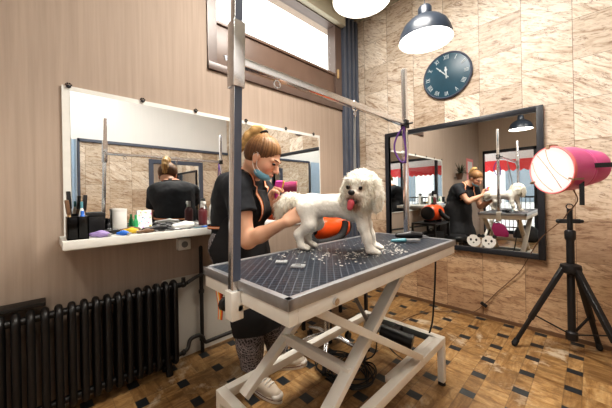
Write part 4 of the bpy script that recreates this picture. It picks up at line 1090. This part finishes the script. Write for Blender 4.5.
    MB().ball(H(0, .096, -.046), (.024 * K, .014 * K, .013 * K), Rh, 14, 8).build('mouth', 'nose', t)
    m = SDF().chain([H(.0, .088, -.040), H(.001, .106, -.052), H(.002, .113, -.070)], [.013, .014, .012], .006)
    link('tongue', m.mesh('tongue', .003), 'tongue', t)

# ================================================================== THE GROOMER
def ribbon(name, pts, nrm, width, stripes, mat, parent):
    """flat strap along pts, striped lengthwise"""
    vs = []; fs = []; cs = []
    P = [Vector(p) for p in pts]; k = len(stripes)
    for j, c in enumerate(stripes):
        u0 = (j / k - .5) * width; u1 = ((j + 1) / k - .5) * width; o = len(vs)
        for i, p in enumerate(P):
            d = (P[min(i + 1, len(P) - 1)] - P[max(i - 1, 0)]).normalized(); n = Vector(nrm[i]).normalized(); sd = d.cross(n).normalized()
            vs += [p + sd * u0, p + sd * u1]; cs += [c, c]
        fs += [(o + 2 * i, o + 2 * i + 1, o + 2 * i + 3, o + 2 * i + 2) for i in range(len(P) - 1)]
    me = bpy.data.meshes.new(name); me.from_pydata([tuple(v) for v in vs], [], fs); paint(me, cs)
    o = link(name, me, mat, parent); md = o.modifiers.new('thickness', 'SOLIDIFY'); md.thickness = .002; return o

def hand(s, w, d, n, side, curls, spread=.0, thumb=(.6, .6, .5), tc=.5):
    """palm with four bent fingers and a thumb; n is where the palm faces, side points to the thumb"""
    w = Vector(w); d = Vector(d).normalized(); n = Vector(n); n = (n - d * n.dot(d)).normalized(); sd = Vector(side); sd = (sd - d * sd.dot(d) - n * sd.dot(n)).normalized()
    base = [.030, .010, -.010, -.029]; Ls = [.068, .076, .071, .055]; kl = [.086, .089, .085, .077]
    for i in range(4):
        kn = w + d * kl[i] + sd * base[i]
        s.cap(w + d * .012 + sd * base[i] * .55, kn, .0155, .0125, .014)
        dd = (d + sd * base[i] * spread * 10).normalized(); p = kn; ang = 0
        for seg, fr in enumerate((.46, .30, .24)):
            ang += curls[i] * (.8, 1.1, .7)[seg]
            q = p + (dd * math.cos(ang) + n * math.sin(ang)) * Ls[i] * fr
            s.cap(p, q, .0098 - .0009 * seg, .0092 - .0010 * seg, .0045); p = q
    a = w + d * .022 + sd * .020 + n * .006; b = a + (sd * thumb[0] + d * thumb[1] + n * thumb[2]).normalized() * .042
    c = b + (sd * (thumb[0] - tc) + d * (thumb[1] + .25) + n * (thumb[2] + tc * .4)).normalized() * .032
    s.cap(a, b, .0165, .0115, .012); s.cap(b, c, .011, .0088, .005)

def woman():
    Z = Vector((0, 0, 1)); v = Vector
    fT = v((.85, .53, 0)).normalized(); rs = v((fT.y, -fT.x, 0))
    P0 = v((-1.555, .880, .86)); P1 = v((-1.525, .885, 1.0)); P2 = v((-1.468, .880, 1.12)); P3 = v((-1.425, .888, 1.20)); P4 = v((-1.385, .895, 1.255))
    up = (P3 - P1).normalized(); fu = (fT - up * fT.dot(up)).normalized(); RT = Matrix((rs, fu, rs.cross(fu))).transposed()
    RP = Matrix((rs, fT, Z)).transposed()
    HC = v((-1.262, .897, 1.362)); fh = v((.714, .422, -.56)).normalized(); uh = (Z - fh * fh.z).normalized(); rh = fh.cross(uh).normalized(); RH = Matrix((rh, fh, uh)).transposed()
    H = lambda x, y, z: HC + RH @ v((x, y, z))
    Rsh = P3 + rs * .150 + fT * .02; Lsh = P3 - rs * .150 + fT * .02
    Rel = v((-1.240, .775, .918)); Rwr = v((-1.052, .872, 1.018)); Lel = v((-1.325, 1.09, 1.005)); Lwr = v((-1.178, .912, 1.098))
    Rhip = P0 + v((.5, -.87, 0)) * .088; Lhip = P0 - v((.5, -.87, 0)) * .088
    Rkn = v((-1.425, .872, .47)); Ran = v((-1.435, .917, .085)); Lkn = v((-1.50, 1.06, .47)); Lan = v((-1.475, 1.14, .085))
    t = thing('person', 'woman in black t-shirt and apron with blue chin mask, grooming the dog', 'person', (-1.46, 1.0, 0))

    torso = SDF()
    torso.ell(P0, (.168, .128, .12), RP, .05).ell(P1 - fu * .018, (.155, .135, .13), RT, .06).ell(P2 - fu * .03, (.168, .140, .130), RT, .06)
    for q in (-1, 1): torso.ell(P2 + fu * .085 + rs * .068 * q - Z * .01, (.062, .058, .066), RT, .04)
    torso.cap(P3 - rs * .10 - fT * .045, P3 + rs * .10 - fT * .045, .080, .080, .05)
    for S in (Rsh, Lsh): torso.cap(P4 + Z * .005 - fT * .02, S, .048, .056, .04)
    arms = SDF()
    def arm(sd, S, e, w):
        sd.chain([S, S.lerp(e, .5), e, e.lerp(w, .35), w], [.052, .046, .038, .038, .025], .025)
    body = SDF(); body.p += torso.p
    arm(body, Rsh, Rel, Rwr); arm(body, Lsh, Lel, Lwr)
    # legs and feet (inside the trousers and shoes)
    for h, k, a, td in ((Rhip, Rkn, Ran, v((.99, .14, 0))), (Lhip, Lkn, Lan, v((.60, .80, 0)))):
        body.chain([h, h.lerp(k, .5), k, k.lerp(a, .35), a], [.088, .075, .054, .052, .034], .03); body.cap(a - Z * .035 - td * .02, a + td * .14 - Z * .055, .03, .022, .02)
    # neck and head
    body.cap(P4 - fT * .01, H(0, -.035, -.055), .058, .052, .03)
    E = lambda x, y, z, a, b, c, k=.02: body.ell(H(x, y, z), (a, b, c), RH, k)
    E(0, -.012, .030, .073, .090, .082, .03); E(0, .028, -.025, .059, .066, .082, .03); E(0, .045, -.078, .040, .042, .032, .025)
    body.cap(H(0, .090, .006), H(0, .1135, -.028), .008, .0115, .010); 
    for q in (-1, 1):
        E(q * .0095, .103, -.033, .008, .009, .007, .006); E(q * .036, .062, -.028, .024, .024, .024, .02)
        body.cap(H(q * .012, .088, .020), H(q * .045, .072, .018), .0085, .008, .014)
        body.ell(H(q * .073, -.006, -.012), (.008, .019, .030), RH @ Matrix.Rotation(.25, 3, 'X'), .006); body.ell(H(q * .071, .0, -.038), (.007, .009, .011), RH, .005)
    E(0, .094, -.058, .020, .010, .0075, .006); E(0, .090, -.068, .017, .011, .008, .006)
    # hands: the right one holds the dog's rump under the tail, the left one a pink brush
    hand(body, Rwr, v((.50, .62, .45)), v((-.55, .60, -.25)), v((.2, -.25, .9)), [.42, .48, .55, .62], .06, (.55, .75, .35), .35)
    hand(body, Lwr, v((.30, -.42, .82)), v((.85, .35, -.1)), v((.35, .0, .75)) - v((.2, .55, 0)), [.85, .9, .95, 1.0], .0, (.35, .75, .6), .5)
    me = body.mesh('body', .0048); V = verts(me)
    C = np.tile(np.array([.64, .37, .25]), (len(V), 1))
    def stain(c, r, col, a):
        w = np.clip(1 - np.linalg.norm(V - np.array(c), axis=1) / r, 0, 1)[:, None] ** .7 * a; C[:] = C * (1 - w) + np.array(col) * w
    for q in (-1, 1): stain(H(q * .045, .075, -.03), .04, (.70, .30, .21), .6); stain(H(q * .07, 0, -.012), .035, (.68, .30, .2), .5)
    stain(H(0, .112, -.028), .018, (.70, .31, .22), .6); stain(H(0, .100, -.062), .016, (.58, .20, .17), .9)
    for p in (Rel, Lel): stain(p, .05, (.66, .33, .22), .5)
    paint(me, C); link('body', me, 'skin', t)
    # eyes, lashes, brows
    for q in (-1, 1):
        MB().ball(H(q * .030, .0855, .003), (.0125, .008, .0075), RH, 12, 8).build('eye', 'eye', t)
        m = MB(); m.tube([H(q * (.014 + .011 * i), .0985 - .0035 * i * i * .9, .0235 + .0045 * math.sin(i * 1.0)) for i in range(4)], [.0022, .0032, .003, .0015], 6); m.build('eyebrow', 'brown', t)

    # hair
    hs = SDF(); hs.ell(H(0, -.016, .036), (.082, .096, .086), RH, .02); hs.ell(H(0, -.05, .0), (.074, .065, .07), RH, .03)
    hs.ell(H(0, .092, -.040), (.078, .070, .104), RH, .02, '-'); hs.ell(H(0, -.02, -.125), (.12, .12, .070), RH, .02, '-')
    for q in (-1, 1): hs.ell(H(q * .088, .004, -.022), (.030, .026, .038), RH, .01, '-')
    ht = [H(0, -.058, .100), H(0, -.090, .117), H(.002, -.122, .100), H(.004, -.140, .055), H(.004, -.142, .005), H(.004, -.136, -.045)]
    hs.chain(ht, [.018, .024, .026, .025, .021, .009], .02)
    me = hs.mesh('hair', .0045)
    V = verts(me); N = norms(me); loc = (V - np.array(HC)) @ np.array(RH)
    # strands: ridges that converge on the tie
    tie = np.array([0, -.075, .108]); rel = loc - tie
    az = np.arctan2(rel[:, 0], rel[:, 1] + .3 * rel[:, 2])
    pony = (np.min([np.linalg.norm(V - np.array(p), axis=1) for p in ht[1:]], 0) < .042) & (loc[:, 1] < -.07)
    r = np.where(pony, np.sin(loc[:, 0] * 420), np.sin(az * 46 + 1.5 * np.sin(az * 17)))
    me.vertices.foreach_set('co', (V + N * (r * .0009)[:, None]).ravel()); me.update()
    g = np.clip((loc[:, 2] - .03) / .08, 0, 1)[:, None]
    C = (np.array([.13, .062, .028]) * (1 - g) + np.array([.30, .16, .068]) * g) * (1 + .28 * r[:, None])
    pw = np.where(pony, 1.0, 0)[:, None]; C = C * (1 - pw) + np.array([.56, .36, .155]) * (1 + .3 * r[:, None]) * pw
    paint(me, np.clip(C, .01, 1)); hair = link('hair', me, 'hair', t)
    m = MB(); c = H(0, -.070, .108); ax = (H(0, -.10, .125) - c).normalized(); fr = frame(ax)
    m.tube([c + fr @ v((.024 * math.cos(i * PI / 8), .024 * math.sin(i * PI / 8), .004)) for i in range(16)], .006, 6, closed=True); m.build('hair_tie', 'black', hair)

    # mask pulled down to the chin
    ms = SDF(); ms.ell(H(0, .048, -.078), (.048, .052, .032), RH, .02); ms.ell(H(0, .034, -.074), (.055, .040, .026), RH, .02)
    ms.ell(H(0, .135, -.010), (.08, .065, .052), RH, .01, '-')
    mk = link('face_mask', ms.mesh('face_mask', .004), 'mask', t)
    for q in (-1, 1):
        m = MB(); m.tube(spline([H(q * .052, .045, -.065), H(q * .071, .020, -.045), H(q * .079, -.004, .014), H(q * .078, -.022, -.002), H(q * .070, .0, -.055), H(q * .055, .035, -.085)], 5), .0016, 6); m.build('ear_loop', 'whiteplastic', mk)

    # t-shirt
    sh = torso.grown(.011)
    for S, e in ((Rsh, Rel), (Lsh, Lel)):
        sh.cap(S, S.lerp(e, .62), .070, .080, .03); d = (e - S).normalized(); sh.cut(S.lerp(e, .50), S.lerp(e, 1.05), .105)
    sh.cap(P0 - Z * .02, P1, .0, .0, .01)
    # neck opening
    sh.cut(P4 + v((.004, .002, .012)), P4 + v((.08, .0, .14)), .062)
    def folds(me, amp, sc):
        fluff(me, lambda V: np.full(len(V), amp), sc)
    ms_ = sh.mesh('shirt', .0062); folds(ms_, .004, 14); link('t_shirt', ms_, 'shirt', t)

    # trousers
    tr = SDF(); tr.ell(P0, (.182, .142, .13), RP, .05)
    for h, k, a in ((Rhip, Rkn, Ran), (Lhip, Lkn, Lan)):
        tr.chain([h, h.lerp(k, .5), k, k.lerp(a, .5), a + Z * .02], [.104, .094, .080, .074, .070], .04)
    tr.cut(Ran - Z * .10, Ran + Z * .045, .14).cut(Lan - Z * .10, Lan + Z * .045, .12)
    mt = tr.mesh('trousers', .0065); folds(mt, .006, 13); link('trousers', mt, 'trousers', t)

    # apron
    ap = torso.grown(.026)
    for h, k, a in ((Rhip, Rkn, Ran), (Lhip, Lkn, Lan)): ap.chain([h, k, k.lerp(a, .4)], [.122, .108, .100], .12)
    ap.chain([P0, v((-1.47, .96, .47)), v((-1.455, .99, .3))], [.15, .13, .12], .12)
    zs = np.array([.25, .47, .86, 1.0, 1.12, 1.20, 1.35]); cx = np.array([-1.47, -1.475, P0.x, P1.x, P2.x, P3.x, P4.x]); cy = np.array([1.0, .965, P0.y, P1.y, P2.y, P3.y, P4.y])
    def region(F, P):
        z = P[..., 2]; X = P[..., 0] - np.interp(z, zs, cx); Y = P[..., 1] - np.interp(z, zs, cy)
        fr = X * fT.x + Y * fT.y; sd = np.abs(X * rs.x + Y * rs.y)
        F = np.maximum(F, np.interp(z, [.3, .86, 1.0, 1.08], [-.045, -.035, .0, .045]) - fr); F = np.maximum(F, .365 - z); F = np.maximum(F, z - 1.185)
        return np.maximum(F, sd - np.interp(z, [.9, 1.0, 1.08, 1.19], [.30, .22, .135, .095]))
    ma = ap.mesh('apron', .0062, fn=region); folds(ma, .004, 11); apron = link('apron', ma, 'apron', t)
    OR, WH, BK, YE, RD = (.80, .22, .03), (.72, .68, .62), (.012, .012, .014), (.75, .48, .06), (.55, .06, .03)
    shs = torso.grown(.015); aps = torso.grown(.030)
    for q in (1, -1):
        raw = [P4 - fT * .055 + Z * .03 + rs * q * .01, P4 + rs * q * .055 + Z * .02 - fT * .02, P4 + rs * q * .075 + fT * .035 - Z * .005, P3 + fT * .10 + rs * q * .080, P2 + fT * .15 + rs * q * .085, P1 + fT * .16 + rs * q * .10 + Z * .03]
        sp = spline(raw, 6); S = shs.snap(sp)
        body_n = shs.normal([tuple(p) for p in S]); S = [p + v(n) * (.002 if i < 18 else .017) for i, (p, n) in enumerate(zip(S, body_n))]
        ribbon('neck_strap', S, body_n, .036, [BK, OR, WH, OR, BK], 'strap', apron)
    # waist tie and its hanging ends at the back
    raw = [P1 + rs * .19 + fT * .02 - Z * .02, P1 + rs * .15 - fT * .08 - Z * .025, P1 + rs * .02 - fT * .16 - Z * .03, P1 - rs * .1 - fT * .12 - Z * .025]
    S = aps.snap(spline(raw, 6)); ribbon('waist_tie', S, aps.normal([tuple(p) for p in S]), .022, [BK, OR, WH, OR, BK], 'strap', apron)
    for k, L in ((0, .47), (1, .40)):
        S = [v((-1.462 - .02 * k + .006 * math.sin(i * .9), .716 + .012 * k + .008 * math.cos(i * .7), .93 - L * i / 10)) for i in range(11)]
        ribbon('tie_end', S, [tuple(rs)] * 11, .028, [RD, OR, YE, WH, OR], 'strap', apron)

    # canvas shoes
    for nm, hl, toe in (('R', v((-1.468, .914, 0)), v((-1.212, .952, 0))), ('L', v((-1.515, 1.085, 0)), v((-1.360, 1.290, 0)))):
        d = (toe - hl).normalized(); sd = v((d.y, -d.x, 0)); Q = lambda a, b, z: hl + d * a + sd * b + Z * z
        s = SDF(); s.chain([Q(.035, 0, .055), Q(.10, 0, .052), Q(.165, 0, .038), Q(.222, 0, .034)], [.036, .040, .036, .030], .03); s.cap(Q(.045, 0, .06), Q(.052, 0, .115), .038, .044, .03)
        s.cut(Q(.1, 0, -.05), Q(.1, 0, .014), .3); s.cut(Q(.055, 0, .128), Q(.055, 0, .2), .1)
        sh_ = link('shoe', s.mesh('shoe', .0045), 'shoe', t)
        out = []
        for i in range(28):
            a = 2 * PI * i / 28; x = math.cos(a); y = math.sin(a); w = .040 + .008 * max(0, x) - .004 * max(0, -x); out.append((.13 + .132 * x, w * y * (1 - .12 * max(0, x) ** 3)))
        mtx = Matrix((d, sd * -1, Z)).transposed().to_4x4(); mtx.translation = hl + Z * .001
        MB().prism(out, .026, mtx).build('sole', 'sole', sh_)
        MB().prism([(x * 1.0, y * 1.02) for x, y in out], .004, mtx @ Matrix.Translation((0, 0, .015))).build('sole_stripe', 'maroon', sh_)
        MB().ball(Q(.228, 0, .030), (.034, .036, .022), Matrix((d, sd, Z)).transposed(), 16, 10).build('toe_cap', 'sole', sh_)
        m = MB()
        for i in range(5):
            x = .085 + i * .024; z = .105 - i * .0055
            m.tube([Q(x, -.026, z - .014), Q(x + .006, -.012, z + .002), Q(x + .010, .012, z + .002), Q(x, .026, z - .014)], .0032, 6)
        m.tube(spline([Q(.085, 0, .10), Q(.075, .022, .125), Q(.10, .038, .10), Q(.09, .008, .10), Q(.07, -.02, .125), Q(.10, -.038, .10)], 5), .003, 6)
        m.build('laces', 'whiteplastic', sh_)

    # pink brush in the left hand
    b = Lwr + v((.30, -.42, .82)).normalized() * .085 + v((.022, .008, -.004))
    t = thing('pink_brush', 'magenta brush held up in the groomer\'s left hand', 'brush', b)
    ax = v((.35, -.05, .75)).normalized()
    m = MB(); m.bar(b - ax * .045, b + ax * .03, .018, .016, .005); m.build('handle', 'magenta', t)
    fr = frame(ax, (0, 1, 0)); R = v((.69, .72, 0))
    m = MB(); m.box(b + ax * .045, (.040, .018, .040), Matrix((R, ax.cross(R).normalized(), ax)).transposed(), .006); m.build('head', 'magenta', t)
    m = MB(); m.box(b + ax * .045 + R * .023, (.007, .016, .036), Matrix((R, ax.cross(R).normalized(), ax)).transposed(), .002); m.build('bristle_edge', 'yellow', t)
# ================================================================== CAMERA, SKY, LIGHT
def camera():
    yaw = math.radians(46); roll = math.radians(1.03)
    V = Vector((-math.sin(yaw), math.cos(yaw), 0)); R = Vector((math.cos(yaw), math.sin(yaw), 0)); U = Vector((0, 0, 1))
    X = R * math.cos(roll) - U * math.sin(roll) * -1; X = R * math.cos(roll) + U * (-math.sin(roll)) * -1
    # image x axis / y axis in the world
    X = R * math.cos(roll) - U * math.sin(roll); Y = R * math.sin(roll) + U * math.cos(roll)
    cd = bpy.data.cameras.new('camera'); co = bpy.data.objects.new('camera', cd); COL.objects.link(co)
    m = Matrix((X, Y, -V)).transposed().to_4x4(); m.translation = (0, 0, CAMH); co.matrix_world = m
    cd.sensor_width = 36; cd.lens = 277 / 612 * 36; cd.shift_y = -9 / 612; cd.clip_start = .02
    scn.camera = co

def area(name, loc, rot, sx, sy, e, col, portal=False):
    ld = bpy.data.lights.new(name, 'AREA'); ld.shape = 'RECTANGLE'; ld.size = sx; ld.size_y = sy; ld.energy = e; ld.color = col
    if portal: ld.cycles.is_portal = True
    o = bpy.data.objects.new(name, ld); COL.objects.link(o); o.location = loc; o.rotation_euler = rot; return o

def light():
    w = bpy.data.worlds.new('sky'); scn.world = w; w.use_nodes = True
    bg = w.node_tree.nodes['Background']; bg.inputs[0].default_value = (1.0, .97, .93, 1); bg.inputs[1].default_value = 3.5
    area('window portal', (XL - .10, 1.76, 2.83), (0, PI / 2 * -1, 0), .55, 1.46, 1, (1, 1, 1), True)
    area('shop window portal', (-.39, YF - .12, 1.15), (PI / 2, 0, PI), 3.1, 2.0, 1, (1, 1, 1), True)
    # unseen fill light added below the ceiling, above the table
    area('fill light', (-.75, 1.35, ZC - .03), (0, 0, 0), .9, .5, 78, (1, .95, .88))
    area('fill light right', (.55, .35, ZC - .03), (0, 0, 0), .9, .5, 26, (1, .94, .86))  # second unseen fill, added to brighten the right wall and table side
    scn.view_settings.view_transform = 'Standard'; scn.view_settings.look = 'Medium High Contrast'; scn.view_settings.exposure = 0.0; scn.view_settings.gamma = 1.0
    scn.cycles.max_bounces = 8; scn.cycles.glossy_bounces = 5; scn.cycles.transparent_max_bounces = 8; scn.cycles.caustics_reflective = False; scn.cycles.caustics_refractive = False
    scn.cycles.use_denoising = True; scn.cycles.sample_clamp_indirect = 6

room(); wall_things(); lamps(); table(); tabletop_tools(); dryer(); shelf_things()
if 'dog' in globals(): dog()
if 'woman' in globals(): woman()
camera(); light()
